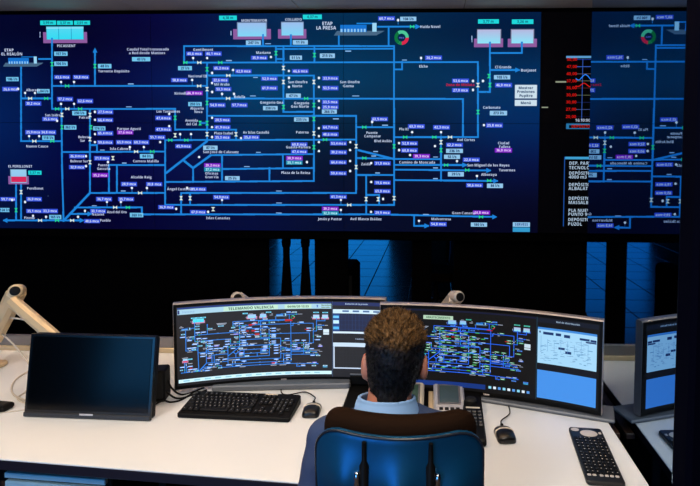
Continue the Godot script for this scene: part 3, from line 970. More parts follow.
func build_video_wall() -> void:
	var X0 := -3.56
	var X1 := 0.79
	var Y0 := 1.083
	var Y1 := 2.705
	var W := 2048
	var H := 768
	var im := gradient_image(W, H, [
		[[2, 6, 42], [2, 2, 40], [3, 6, 56], [1, 30, 74], [0, 42, 78], [0, 36, 70], [0, 28, 64]],
		[[2, 24, 74], [2, 6, 54], [2, 20, 78], [0, 58, 104], [0, 54, 94], [0, 48, 86], [0, 46, 92]],
		[[2, 28, 84], [2, 6, 56], [2, 14, 64], [0, 42, 84], [0, 34, 64], [0, 28, 60], [0, 38, 90]],
		[[2, 20, 72], [3, 4, 60], [4, 10, 66], [3, 24, 70], [2, 16, 44], [3, 14, 46], [3, 16, 62]],
		[[2, 14, 56], [3, 2, 44], [3, 4, 50], [3, 10, 56], [3, 10, 44], [3, 8, 36], [3, 5, 32]]])
	var k := W / (X1 - X0)
	var T := func(px: float, py: float) -> Vector2:
		var p := on_wall(px, py)
		return Vector2((p.x - X0) * k, (Y1 - p.y) / (Y1 - Y0) * H)
	draw_network(im, T, k * (-WALL_Z) / F, {
		"pipe": Color(0.11, 0.51, 0.86), "width": 6.3, "blue": Color(0.2, 0.32, 0.86), "purple": Color(0.48, 0.12, 0.78), "teal": Color(0.1, 0.55, 0.7),
		"pale": Color(0.57, 0.78, 0.93), "cyan": Color(0.12, 0.84, 0.86), "basin": Color(0.56, 0.36, 0.62), "words": true})
	var m := screen_mat("wall_picture", im, 1.0, 0.008, 0.55)
	# the last column shows a trend chart and a list of reservoirs on black
	var W4 := 608
	var H4 := 684
	var i4 := Image.create(W4, H4, false, Image.FORMAT_RGB8)
	i4.fill(Color(0.004, 0.004, 0.012))
	var k4 := W4 / 1.45
	var T4 := func(px: float, py: float) -> Vector2:
		var p := on_wall(px, py)
		return Vector2((p.x - X1) * k4, (Y1 - p.y) * k4)
	var s4 := k4 * 3.8 / F
	var a: Vector2 = T4.call(566, 56)
	var b: Vector2 = T4.call(700, 154)
	rect(i4, a.x, a.y, b.x, a.y + 2.2 * s4, Color(0.35, 0.6, 0.8))
	for j in 9:
		var y: float = T4.call(566, 59.5 + j * 7.2).y
		text(i4, ["50,00", "47,00", "40,00", "37,00", "36,00", "30,00", "30,00", "27,00", "20,00"][j], a.x + 0.5 * s4, y, int(4.4 * s4), Color(0.9, 0.08, 0.06), true)
		var mark: Color = [Color(0.1, 0.2, 0.6), Color(0.25, 0.4, 0.8), Color(0.35, 0.3, 0.35), Color(0.6, 0.6, 0.5), Color(0.5, 0.2, 0.2), Color(0.55, 0.6, 0.45), Color(0.15, 0.2, 0.5), Color(0.4, 0.5, 0.8), Color(0.1, 0.1, 0.3)][j]
		rect(i4, a.x + 10.5 * s4, y, b.x, y + 0.5 * s4, mark)
	rect(i4, a.x + 16 * s4, a.y + 3 * s4, a.x + 16.5 * s4, a.y + 64 * s4, Color(0.2, 0.35, 0.7))
	var last := Vector2.ZERO
	var last2 := Vector2.ZERO
	for j in 60:
		var x := a.x + (10 + j * 1.9) * s4
		var p := Vector2(x, T4.call(580, 79.0 + sin(j * 0.9) * 2.2 - exp(-pow(j - 4.0, 2) * 0.2) * 2.5).y)
		var q := Vector2(x, T4.call(580, 86.5 + sin(j * 1.1) * 1.0 - exp(-pow(j - 4.0, 2) * 0.2) * 2.0).y)
		if j > 0:
			line(i4, last, p, 0.8 * s4, Color(0.15, 0.5, 0.95))
			line(i4, last2, q, 0.8 * s4, Color(0.8, 0.1, 0.08))
		last = p
		last2 = q
	text(i4, "16:10:00", a.x + 10 * s4, T4.call(580, 121).y, int(4 * s4), Color(0.8, 0.85, 0.95), true)
	a = T4.call(566, 124)
	b = T4.call(700, 130)
	rect(i4, a.x, a.y, b.x, b.y, Color(0.15, 0.45, 0.65))
	rect(i4, a.x + 3 * s4, a.y + 1.6 * s4, b.x, b.y - 1.2 * s4, Color(0.02, 0.02, 0.04))
	text(i4, "DEPÓSITO", a.x + 5 * s4, (a.y + b.y) * 0.5, int(4 * s4), Color(0.85, 0.12, 0.1), true)
	a = T4.call(564, 157.5)
	b = T4.call(700, 229)
	rect(i4, a.x, a.y, b.x, a.y + 2.6 * s4, Color(0.25, 0.62, 0.82))
	rect(i4, a.x, a.y, a.x + 0.9 * s4, b.y, Color(0.1, 0.3, 0.6))
	for q in [["DEP. PARQUE", 164], ["TECNOLÓGICO", 168.5], ["DEPÓSITO", 174], ["4000 m3", 178], ["DEPÓSITO", 185.5], ["ALBALAT", 189.5], ["DEPÓSITO", 199.5], ["MASSALBURGUER", 203.5], ["PLA NUEVO", 211.5], ["PUNTO 9", 215.5], ["DEPÓSITO", 221], ["PUZOL", 225.5]]:
		text(i4, q[0], a.x + 5 * s4, T4.call(580, q[1]).y, int(4.6 * s4), Color(0.75, 0.85, 0.95), true)
	for q in [[555.5, 81.5, 566, 83], [541.5, 107.2, 548, 108.6]]:
		a = T4.call(q[0], q[1])
		b = T4.call(q[2], q[3])
		rect(i4, a.x, a.y, b.x, b.y, Color(0.55, 0.58, 0.5))
	var m4 := screen_mat("trend_picture", i4, 1.0, 0.008, 0.55)
	var t := thing("video_wall", "large dark blue video wall showing a water network diagram, hung under the ceiling", "video wall")
	obj("cabinet", box(Vector3((X0 + 2.24) / 2, 1.876, WALL_Z - 0.26), Vector3(2.24 - X0 + 0.05, 1.72, 0.5), 0.006), M.black_steel, t)
	for i in 4:
		for j in 2:
			var xa := X0 + 1.45 * i
			var yb := Y0 + 0.811 * j
			var g := 0.0012
			var p := obj("display_panel", box(Vector3(xa + 0.725, yb + 0.4055, WALL_Z - 0.012), Vector3(1.45 - g * 2, 0.811 - g * 2, 0.02), 0.001), M.black_steel, t)
			var last_col := i == 3
			var ua := 0.0 if last_col else (xa - X0) / (X1 - X0)
			var ub := 1.0 if last_col else (xa + 1.45 - X0) / (X1 - X0)
			var va := (Y1 - yb - 0.811) / (Y1 - Y0)
			obj("picture", uv_quad(Vector3(xa + g, yb + 0.811 - g, WALL_Z), Vector3(xa + 1.45 - g, yb + 0.811 - g, WALL_Z), Vector3(xa + 1.45 - g, yb + g, WALL_Z), Vector3(xa + g, yb + g, WALL_Z), Rect2(ua, va, ub - ua, 0.5)), m4 if last_col else m, p)

func build_support() -> void:
	# black cladding and feet that carry the video wall, with openings onto the aisle behind
	var t := thing("support_frame", "black steel frame with cladding and open bays carrying the video wall", "frame")
	for s in [[-3.6, -1.268], [-0.905, -0.645], [-0.15, 0.0], [0.17, 2.26]]:
		obj("cladding", box(Vector3((s[0] + s[1]) / 2, 0.52, -3.9), Vector3(s[1] - s[0], 1.04, 0.03), 0.003), M.black_steel, t)
	for x in [-1.135, -0.985]:
		var st := tool()
		add_tube(st, PackedVector3Array([Vector3(x, 0.0, -3.92), Vector3(x, 0.5, -3.92), Vector3(x, 0.86, -3.92), Vector3(x, 1.04, -3.92)]), [0.06, 0.05, 0.026, 0.03], 12)
		add_lathe(st, [Vector2(0.0, 0.93), Vector2(0.032, 0.94), Vector2(0.036, 0.98), Vector2(0.03, 1.02)], Vector3(x, 0, -3.92))
		obj("foot", done(st), M.black_steel, t)
	var r := thing("equipment_cabinet", "black equipment cabinet standing in the aisle under the video wall", "cabinet", Vector3(-0.7, 0, -4.35))
	obj("body", box(Vector3(-0.02, 0.36, 0), Vector3(0.16, 0.72, 0.4), 0.03), M.black_steel, r)
	obj("door", box(Vector3(-0.02, 0.35, 0.205), Vector3(0.13, 0.62, 0.012), 0.004), M.black_matte, r)

func build_glass() -> void:
	var t := thing("glass_partition", "tinted reflective glass screen in a dark frame beside the console's right end", "partition", Vector3(0.667, 0, 0))
	obj("pane", box(Vector3(0.006, 1.37, -1.79), Vector3(0.012, 2.73, 0.81), 0.001), M.tinted_glass, t)
	mat("post_blue", Color(0.012, 0.015, 0.06), 0.8)
	M.post_blue.metallic_specular = 0.08
	var st := tool()
	add_box(st, Vector3(0.03, 1.37, -1.34), Vector3(0.07, 2.73, 0.09), 0.012)
	obj("post", done(st), M.post_blue, t)
	obj("foot_rail", box(Vector3(0.012, 0.03, -1.74), Vector3(0.04, 0.06, 0.8), 0.006), M.post_blue, t)

func build_desk() -> void:
	var t := thing("console_desk", "long white operator console with dark edges and a black middle inset", "desk")
	var band := func(poly: PackedVector2Array, called: String) -> void:
		var st := tool()
		add_prism(st, poly, 0.735, 0.74, 0.0012)
		obj(called, done(st), M.worktop, t)
		var st2 := tool()
		var grown := Geometry2D.offset_polygon(poly, -0.001, Geometry2D.JOIN_MITER)
		add_prism(st2, grown[0], 0.704, 0.7349, 0.002)
		obj("edge_band", done(st2), M.edge_band, t)
	band.call(PackedVector2Array([Vector2(-2.4, -1.555), Vector2(-0.325, -1.388), Vector2(-0.325, -2.37), Vector2(-2.4, -2.37)]), "worktop")
	band.call(PackedVector2Array([Vector2(0.036, -1.37), Vector2(0.62, -1.34), Vector2(0.62, -2.37), Vector2(0.036, -2.37)]), "worktop")
	band.call(PackedVector2Array([Vector2(-0.323, -1.387), Vector2(0.034, -1.371), Vector2(0.034, -1.57), Vector2(-0.323, -1.57)]), "worktop")
	obj("inset_plate", box(Vector3(-0.1445, 0.722, -1.97), Vector3(0.357, 0.03, 0.79), 0.002), M.black_plastic, t)
	# raised metal ledge below the monitors
	var st := tool()
	add_bar(st, Vector3(-0.86, 0.752, -1.955), Vector3(-0.325, 0.752, -2.005), 0.07, 0.022)
	obj("ledge", done(st), M.ledge_grey, t)
	st = tool()
	add_bar(st, Vector3(-0.325, 0.762, -2.03), Vector3(0.036, 0.762, -2.03), 0.06, 0.04)
	obj("ledge", done(st), M.black_plastic, t)
	obj("ledge_cap", box(Vector3(-0.145, 0.785, -2.03), Vector3(0.361, 0.006, 0.06), 0.001), M.ledge_grey, t)
	st = tool()
	add_bar(st, Vector3(0.04, 0.747, -1.985), Vector3(0.655, 0.747, -1.795), 0.11, 0.013)
	obj("ledge", done(st), M.ledge_grey, t)
	# slotted tool rail along the back
	st = tool()
	add_box(st, Vector3(-0.9, 0.785, -2.31), Vector3(3.0, 0.05, 0.02), 0.003)
	obj("tool_rail", done(st), M.grey_metal, t)
	obj("rail_foot", box(Vector3(-0.9, 0.752, -2.305), Vector3(3.0, 0.022, 0.03), 0.003), M.beige_arm, t)
	obj("cable_cover", box(Vector3(0.642, 0.7, -2.05), Vector3(0.03, 0.02, 0.62), 0.002), mat("cover_brown", Color(0.2, 0.12, 0.07), 0.5), t)
	for x in [-2.3, -0.95, 0.56]:
		obj("side_panel", box(Vector3(x, 0.35, -2.02), Vector3(0.03, 0.7, 0.6), 0.003), M.black_plastic, t)
	obj("modesty_panel", box(Vector3(-0.9, 0.42, -2.25), Vector3(3.0, 0.56, 0.02), 0.003), M.black_plastic, t)
	# drawer pedestal below the left wing
	var p := thing("drawer_pedestal", "blue-grey drawer pedestal with a black top under the desk's left wing", "pedestal", Vector3(-1.232, 0.018, -1.585), deg_to_rad(-4.0))
	p.scale.x = 0.93
	obj("body", box(Vector3(0, 0.31, -0.26), Vector3(0.41, 0.58, 0.5), 0.004), M.black_plastic, p)
	obj("top", box(Vector3(0, 0.607, -0.26), Vector3(0.42, 0.014, 0.53), 0.004), M.black_plastic, p)
	obj("rail", box(Vector3(0, 0.588, 0.0), Vector3(0.385, 0.018, 0.016), 0.002), M.ped_blue, p)
	for k in 3:
		var d := obj("drawer", box(Vector3(0, 0.48 - k * 0.185, 0.0), Vector3(0.385, 0.178, 0.018), 0.004), M.ped_blue, p)
		obj("handle", box(Vector3(-0.12, 0.52 - k * 0.185, 0.014), Vector3(0.06, 0.012, 0.014), 0.003), M.black_plastic, d)
	for sx in [-1, 1]:
		for sz in [-1, 1]:
			obj("foot", lathe([Vector2(0, -0.018), Vector2(0.018, -0.018), Vector2(0.018, 0.022), Vector2(0, 0.022)], Vector3(sx * 0.17, 0, -0.26 + sz * 0.2)), M.black_plastic, p)

# ---------------------------------------------------------------- the operator
var head_at := Transform3D(Basis.from_euler(Vector3(deg_to_rad(-10), deg_to_rad(3), deg_to_rad(-1.5))), Vector3(-0.098, 1.121, -1.362))
var head_inv := Transform3D.IDENTITY
var hair_noise := FastNoiseLite.new()
const NECK_A := Vector3(-0.105, 1.075, -1.335)
const NECK_B := Vector3(-0.12, 0.95, -1.30)

func skull(q: Vector3) -> float:
	var d := ell(q, Vector3(0, 0.02, 0.01), Vector3(0.073, 0.091, 0.092))
	d = smin(d, ell(q, Vector3(0, -0.045, -0.035), Vector3(0.057, 0.075, 0.062)), 0.04)
	return d

func head_sdf(q: Vector3) -> float:
	var d := skull(q)
	d = smin(d, ell(q, Vector3(0, -0.1, -0.07), Vector3(0.024, 0.02, 0.022)), 0.03)
	d = smin(d, cap(q, Vector3(0, -0.0, -0.096), Vector3(0, -0.042, -0.116), 0.007, 0.012), 0.012)
	d = smin(d, cap(q, Vector3(-0.03, 0.012, -0.088), Vector3(0.03, 0.012, -0.088), 0.009, 0.009), 0.018)
	for s in [-1.0, 1.0]:
		d = -smin(-d, ell(q, Vector3(s * 0.03, -0.008, -0.1), Vector3(0.014, 0.009, 0.012)), 0.008)
		d = smin(d, ell(q, Vector3(s * 0.012, -0.046, -0.104), Vector3(0.007, 0.006, 0.008)), 0.006)
		# ear: a rim with a hollow
		var e := ell(q, Vector3(s * 0.08, -0.022, 0.012), Vector3(0.012, 0.033, 0.019))
		e = -smin(-e, ell(q, Vector3(s * 0.088, -0.02, 0.006), Vector3(0.007, 0.022, 0.011)), 0.006)
		d = smin(d, e, 0.012)
	d = smin(d, cap(q, Vector3(-0.018, -0.071, -0.091), Vector3(0.018, -0.071, -0.091), 0.006, 0.006), 0.008)
	d = -smin(-d, cap(q, Vector3(-0.02, -0.069, -0.1), Vector3(0.02, -0.069, -0.1), 0.0022, 0.0022), 0.004)
	return d

func body_sdf(p: Vector3) -> float:
	var d := head_sdf(head_inv * p)
	d = smin(d, cap(p, NECK_A, NECK_B, 0.055, 0.06), 0.03)
	d = smin(d, trunk_sdf(p) + 0.012, 0.03)
	return d

func trunk_sdf(p: Vector3) -> float:
	var q := Vector3(p.x, p.y, p.z)
	var d := cap(q, Vector3(-0.195, 0.905, -1.31), Vector3(0.0, 0.905, -1.31), 0.086, 0.086)
	d = smin(d, cap(q, Vector3(-0.18, 0.78, -1.305), Vector3(-0.01, 0.78, -1.305), 0.1, 0.1), 0.09)
	d = smin(d, cap(q, Vector3(-0.165, 0.6, -1.30), Vector3(-0.025, 0.6, -1.30), 0.105, 0.105), 0.09)
	d = smin(d, cap(q, Vector3(-0.1, 0.97, -1.305), Vector3(-0.09, 0.97, -1.305), 0.062, 0.062), 0.06)
	return d

func arm_joints(s: float) -> Array:
	# shoulder, elbow, wrist, knuckles of one arm; s is -1 for the arm nearer the mouse
	var cx := -0.097
	var k := 1.0 if s < 0 else 0.84
	return [Vector3(cx + s * 0.172 * k, 0.915, -1.305), Vector3(cx + s * 0.195 * k, 0.79, -1.275), Vector3(cx + s * 0.155, 0.782, -1.5), Vector3(cx + s * 0.125, 0.768, -1.585)]

func sweater_sdf(p: Vector3) -> float:
	var d := trunk_sdf(p) - 0.003
	for s in [-1.0, 1.0]:
		var j := arm_joints(s)
		d = smin(d, cap(p, j[0], j[1], 0.061, 0.052), 0.035)
		d = smin(d, cap(p, j[1], j[2], 0.05, 0.034), 0.03)
	# soft folds
	d += sin(p.y * 70.0 + sin(p.x * 30.0) * 1.5) * 0.0022
	# neckline
	d = maxf(d, p.y - 1.012 + absf(p.x + 0.095) * 0.12)
	return maxf(d, 0.57 - p.y)

func hand_sdf(p: Vector3, s: float) -> float:
	var j := arm_joints(s)
	var wrist: Vector3 = j[2]
	var dir := (Vector3(j[3].x, 0, j[3].z) - Vector3(wrist.x, 0, wrist.z)).normalized()
	var side := Vector3(-dir.z, 0, dir.x) * s
	var d := cap(p, j[1].lerp(wrist, 0.75), wrist, 0.03, 0.024)
	# palm
	var k0: Vector3 = wrist + dir * 0.02 + side * 0.016
	var k1: Vector3 = wrist + dir * 0.02 - side * 0.016
	var up := Vector3(0, -0.004, 0)
	for f in 4:
		var o := side * (0.03 - f * 0.02)
		var knuckle: Vector3 = wrist + dir * (0.09 - absf(f - 1.4) * 0.006) + o + up
		d = smin(d, cap(p, k0.lerp(k1, f / 3.0), knuckle, 0.015, 0.011), 0.014)
		var len: float = [0.036, 0.044, 0.04, 0.032][3 - f]
		var a: Vector3 = knuckle + dir * len + Vector3(0, 0.002, 0) + o * 0.15
		var b: Vector3 = a + dir * len * 0.68 + Vector3(0, -0.011, 0)
		var c: Vector3 = b + dir * len * 0.42 + Vector3(0, -0.01, 0)
		d = smin(d, cap(p, knuckle, a, 0.0098, 0.0088), 0.004)
		d = smin(d, cap(p, a, b, 0.0088, 0.008), 0.003)
		d = smin(d, cap(p, b, c, 0.008, 0.0068), 0.003)
	var t0: Vector3 = wrist + dir * 0.025 - side * 0.024
	var t1: Vector3 = t0 + dir * 0.034 - side * 0.026 + Vector3(0, -0.006, 0)
	var t2: Vector3 = t1 + dir * 0.03 - side * 0.008 + Vector3(0, -0.006, 0)
	d = smin(d, cap(p, t0, t1, 0.014, 0.0105), 0.012)
	d = smin(d, cap(p, t1, t2, 0.0105, 0.008), 0.003)
	return d

func trouser_sdf(p: Vector3) -> float:
	var d := cap(p, Vector3(-0.17, 0.56, -1.31), Vector3(-0.02, 0.56, -1.31), 0.108, 0.108)
	for s in [-1.0, 1.0]:
		var x: float = -0.095 + s * 0.1
		d = smin(d, cap(p, Vector3(-0.095 + s * 0.085, 0.55, -1.33), Vector3(x, 0.555, -1.72), 0.085, 0.066), 0.04)
		d = smin(d, cap(p, Vector3(x, 0.55, -1.72), Vector3(x, 0.1, -1.69), 0.064, 0.047), 0.03)
	return maxf(d, 0.09 - p.y)

func hair_sdf(p: Vector3) -> float:
	var q := head_inv * p
	var top := smoothstep(0.015, 0.08, q.y)
	var thick := lerpf(0.006, 0.013, top) - smoothstep(-0.03, -0.1, q.y) * 0.0045
	thick += hair_noise.get_noise_3d(q.x * 900, q.y * 900, q.z * 900) * lerpf(0.0025, 0.007, top)
	var d := skull(q)
	if q.z > -0.02:
		d = smin(d, cap(p, NECK_A, NECK_B, 0.055, 0.06), 0.03)
	d -= thick
	var low := -0.078 - 0.045 * smoothstep(0.05, 0.02, absf(q.x + 0.004))
	if q.z < 0.035:
		low = lerpf(-0.05, 0.0, smoothstep(0.035, 0.02, q.z))
	if q.z < 0.0:
		low = lerpf(0.0, 0.07, smoothstep(0.0, -0.06, q.z))
	return maxf(d, low - q.y + hair_noise.get_noise_3d(q.x * 500, 0, q.z * 500) * 0.004)

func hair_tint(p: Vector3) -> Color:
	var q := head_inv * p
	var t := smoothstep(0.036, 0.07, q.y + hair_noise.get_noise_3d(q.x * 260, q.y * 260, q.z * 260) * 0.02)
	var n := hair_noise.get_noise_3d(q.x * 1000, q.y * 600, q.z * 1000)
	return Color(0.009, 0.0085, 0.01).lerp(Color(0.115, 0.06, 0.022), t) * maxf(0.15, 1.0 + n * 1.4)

func make_operator() -> void:
	head_inv = head_at.affine_inverse()
	hair_noise.seed = 5
	hair_noise.frequency = 0.1
	hair_noise.fractal_octaves = 2
	var skin := nets(body_sdf, Vector3(-0.2, 0.93, -1.5), Vector3(0.01, 1.28, -1.2), 0.0045)
	for s in [-1.0, 1.0]:
		var j := arm_joints(s)
		var c: Vector3 = j[3]
		var hm := nets(func(p): return hand_sdf(p, s), Vector3(c.x - 0.09, 0.72, -1.7), Vector3(c.x + 0.09, 0.83, -1.42), 0.0042)
		skin.add_surface_from_arrays(Mesh.PRIMITIVE_TRIANGLES, hm.surface_get_arrays(0))
	var lower := nets(func(p): return trunk_sdf(p) + 0.012, Vector3(-0.36, 0.5, -1.45), Vector3(0.16, 1.06, -1.17), 0.016)
	skin.add_surface_from_arrays(Mesh.PRIMITIVE_TRIANGLES, lower.surface_get_arrays(0))
	var body := obj("person", skin, M.skin)
	tag(body, "seated operator seen from behind, short dark hair, blue sweater over a pale blue collar", "person")
	var hair := obj("hair", nets(hair_sdf, Vector3(-0.2, 0.98, -1.49), Vector3(0.01, 1.27, -1.21), 0.0042, hair_tint), M.hair, body)
	# short strands standing off the hair's surface
	var arr := hair.mesh.surface_get_arrays(0)
	var v: PackedVector3Array = arr[Mesh.ARRAY_VERTEX]
	var n: PackedVector3Array = arr[Mesh.ARRAY_NORMAL]
	var st := tool()
	var rng := RandomNumberGenerator.new()
	rng.seed = 77
	for k in 15000:
		var i := rng.randi() % v.size()
		var q := head_inv * v[i]
		var top := smoothstep(0.02, 0.07, q.y)
		var dir := (n[i] * rng.randf_range(0.5, 1.0) + head_at.basis * Vector3(rng.randf_range(-0.5, 0.5), 0.25 + top * 0.25, -0.25) * 0.7).normalized()
		if top < 0.4:
			dir = (n[i] * 0.45 + Vector3(rng.randf_range(-0.35, 0.35), -0.8, 0.1)).normalized()
		var len := lerpf(0.006, 0.013, top) * rng.randf_range(0.6, 1.25)
		var side := dir.cross(Vector3(rng.randf_range(-1, 1), rng.randf_range(-1, 1), rng.randf_range(-1, 1))).normalized() * lerpf(0.0007, 0.0011, top)
		var c := hair_tint(v[i]) * rng.randf_range(0.6, 1.7)
		var s2 := dir.cross(side)
		var base := v[i] - n[i] * 0.001
		var tip := base + dir * len
		for f in [[side, s2], [s2, -side], [-side, side]]:
			for w in [base + f[0], base + f[1], tip]:
				st.set_color(c)
				st.add_vertex(w)
	st.generate_normals()
	var strands := obj("strands", st.commit(), M.hair, hair)
	strands.set_meta("kind", "stuff")
	obj("sweater", nets(sweater_sdf, Vector3(-0.4, 0.55, -1.56), Vector3(0.2, 1.05, -1.16), 0.01), M.sweater, body)
	var collar := func(p: Vector3) -> float:
		var r := cap(p, NECK_A + Vector3(-0.005, 0, 0.002), NECK_B + Vector3(-0.006, 0, 0), 0.057, 0.066)
		var y := p.y - 1.0 - (p.z + 1.3) * 0.25
		var out := 0.012 + maxf(0.0, 0.03 - y) * 0.42
		var d := absf(r - out) - 0.0045
		d = maxf(d, y - 0.037)
		d = maxf(d, -0.03 - y)
		var open := 0.012 - absf(p.x + 0.096) if p.z < -1.33 else -1.0
		return maxf(d, open)
	obj("shirt_collar", nets(collar, Vector3(-0.2, 0.95, -1.42), Vector3(0.01, 1.07, -1.19), 0.0035), M.collar, body)
	obj("trousers", nets(trouser_sdf, Vector3(-0.33, 0.08, -1.82), Vector3(0.14, 0.7, -1.17), 0.015), M.trousers, body)
	for s in [-1.0, 1.0]:
		var x: float = -0.095 + s * 0.1
		var shoe := func(p: Vector3) -> float:
			var d := ell(p, Vector3(x, 0.05, -1.72), Vector3(0.045, 0.05, 0.08))
			d = smin(d, ell(p, Vector3(x, 0.035, -1.83), Vector3(0.046, 0.035, 0.08)), 0.04)
			d = smin(d, cap(p, Vector3(x, 0.06, -1.69), Vector3(x, 0.11, -1.69), 0.046, 0.05), 0.03)
			return maxf(maxf(d, 0.002 - p.y), p.y - 0.115)
		obj("shoe", nets(shoe, Vector3(x - 0.07, -0.01, -1.94), Vector3(x + 0.07, 0.13, -1.61), 0.008), M.black_matte, body)
		obj("eye", lathe([Vector2(0, -0.011), Vector2(0.006, -0.009), Vector2(0.01, -0.004), Vector2(0.011, 0), Vector2(0.01, 0.004), Vector2(0.006, 0.009), Vector2(0, 0.011)], head_at * Vector3(s * 0.03, -0.008, -0.083), Vector3.UP, 12), mat("eye_white", Color(0.85, 0.83, 0.8), 0.2), body)

# ---------------------------------------------------------------- chairs
func make_chairs() -> void:
	var t := thing("office_chair", "black and blue office chair with a padded back that the operator sits in", "chair", Vector3(-0.074, 0, -1.39))
	var bend := func(p: Vector3) -> Vector3:
		# wings come forward round the sitter; the back leans a little
		return Vector3(p.x, p.y, p.z + 1.65 * p.x * p.x - 0.06 * (p.y - 0.8))
	var plate := func(p: Vector3, hx: float, y0: float, y1: float, hz: float, r: float, corner: float) -> float:
		var q := Vector2(absf(p.x) - hx + corner, absf(p.y - (y0 + y1) * 0.5) - (y1 - y0) * 0.5 + corner)
		var flat := q.max(Vector2.ZERO).length() + minf(maxf(q.x, q.y), 0.0) - corner
		var w := Vector2(flat + r, absf(p.z) - hz + r)
		return w.max(Vector2.ZERO).length() + minf(maxf(w.x, w.y), 0.0) - r
	var pad := func(p: Vector3) -> float:
		return plate.call(bend.call(p) - Vector3(0, 0, 0.222), 0.186, 0.56, 1.068, 0.032, 0.03, 0.055)
	obj("back_pad", nets(pad, Vector3(-0.21, 0.54, 0.1), Vector3(0.21, 1.09, 0.3), 0.007), M.pad_fabric, t)
	var shell := func(p: Vector3) -> float:
		var q: Vector3 = bend.call(p)
		# three shallow swellings pressed out of the rear
		var swell := 0.0
		for c in [Vector2(-0.128, 0.935), Vector2(0.005, 0.92), Vector2(0.135, 0.9)]:
			swell += 0.03 * exp(-pow((q.x - c.x) / 0.048, 2) - pow((q.y - c.y) / 0.06, 2))
		return plate.call(q - Vector3(0, 0, 0.262), 0.199, 0.54, 1.04, 0.011, 0.008, 0.07) - (swell if q.z > 0.262 else 0.0)
	obj("back_shell", nets(shell, Vector3(-0.22, 0.52, 0.14), Vector3(0.22, 1.06, 0.31), 0.0055), M.chair_shell, t)
	# thin bright lip along the shell's outline
	var loop := PackedVector3Array()
	for k in 61:
		var a := lerpf(-0.62, PI + 0.62, k / 60.0)
		var x := clampf(cos(a) * 0.29, -0.199, 0.199)
		var y := 0.97 + clampf(sin(a) * 0.12, -0.4, 0.07)
		if a < 0.0 or a > PI:
			x = 0.199 * signf(cos(a))
			y = 0.97 - (0.42 * (-a if a < 0.0 else a - PI) / 0.62)
		# keep to the rounded corner
		var corner := Vector2(absf(x) - 0.129, y - 0.97)
		if corner.x > 0.0 and corner.y > 0.0:
			corner = corner.normalized() * 0.07
			x = signf(x) * (0.129 + corner.x)
			y = 0.97 + corner.y
		loop.append(Vector3(x, y, 0.272 - 1.65 * x * x + 0.06 * (y - 0.8)))
	var st := tool()
	add_tube(st, loop, [0.0032], 6)
	obj("lip", done(st), M.shell_rim, t)
	for s in [-1, 1]:
		st = tool()
		var zb := func(y: float) -> float: return 0.278 - 1.65 * 0.075 * 0.075 + 0.06 * (y - 0.8)
		add_tube(st, PackedVector3Array([Vector3(s * 0.075, 1.03, zb.call(1.03)), Vector3(s * 0.075, 0.985, zb.call(0.985)), Vector3(s * 0.075, 0.975, zb.call(0.975) + 0.003), Vector3(s * 0.075, 0.7, zb.call(0.7) + 0.004), Vector3(s * 0.075, 0.5, 0.27)]), [0.005, 0.006, 0.011, 0.012, 0.013], 10)
		obj("strut", done(st), M.black_plastic, t)
		obj("pin", lathe([Vector2(0, 0), Vector2(0.007, 0.0), Vector2(0.0085, 0.012), Vector2(0.006, 0.03), Vector2(0.0075, 0.034), Vector2(0.006, 0.046), Vector2(0, 0.048)], Vector3(s * 0.091, 0.915, 0.285)), M.chrome, t)
	var seat := func(p: Vector3) -> float:
		return plate.call(Vector3(p.x, p.z, p.y - 0.41 - 0.25 * p.x * p.x), 0.235, -0.23, 0.24, 0.045, 0.035, 0.1)
	obj("seat", nets(seat, Vector3(-0.26, 0.34, -0.26), Vector3(0.26, 0.5, 0.27), 0.012), M.pad_fabric, t)
	st = tool()
	add_tube(st, PackedVector3Array([Vector3(0, 0.36, 0.1), Vector3(0, 0.36, 0.26), Vector3(0, 0.4, 0.3), Vector3(0, 0.52, 0.282), Vector3(0, 0.66, 0.268)]), [0.03, 0.03, 0.03, 0.028, 0.02], 10)
	obj("back_bracket", done(st), M.black_plastic, t)
	obj("gas_column", lathe([Vector2(0, 0.1), Vector2(0.03, 0.1), Vector2(0.03, 0.22), Vector2(0.02, 0.22), Vector2(0.02, 0.345), Vector2(0.09, 0.345), Vector2(0.09, 0.37), Vector2(0, 0.37)], Vector3.ZERO), M.black_plastic, t)
	for k in 5:
		var a := TAU * k / 5.0 + 0.3
		var d := Vector3(cos(a), 0, sin(a))
		st = tool()
		add_tube(st, PackedVector3Array([d * 0.02 + Vector3(0, 0.12, 0), d * 0.16 + Vector3(0, 0.105, 0), d * 0.29 + Vector3(0, 0.075, 0)]), [0.03, 0.024, 0.017], 8)
		obj("leg", done(st), M.black_plastic, t)
		var side := Vector3(-d.z, 0, d.x)
		obj("caster", lathe([Vector2(0, -0.022), Vector2(0.02, -0.022), Vector2(0.028, -0.018), Vector2(0.028, 0.018), Vector2(0.02, 0.022), Vector2(0, 0.022)], d * 0.3 + Vector3(0, 0.029, 0), side, 14), M.black_matte, t)
	var c: Node3D = t.duplicate()
	c.name = numbered("office_chair")
	add_child(c, true)
	c.position = Vector3(0.05, 0, -5.3)
	c.rotation.y = deg_to_rad(75)
	tag(c, "empty dark office chair standing in the aisle under the video wall", "chair")

# ---------------------------------------------------------------- monitors
func chart_window(im: Image, x0: int, y0: int, x1: int, y1: int, bg: Color, grid: Color, nx: int, ny: int) -> void:
	rect(im, x0, y0, x1, y1, bg)
	for k in nx:
		var x := lerpf(x0, x1, (k + 0.5) / nx)
		rect(im, x, y0, x + 1.5, y1, grid)
	for k in ny:
		var y := lerpf(y0, y1, (k + 0.5) / ny)
		rect(im, x0, y, x1, y + 1.5, grid)

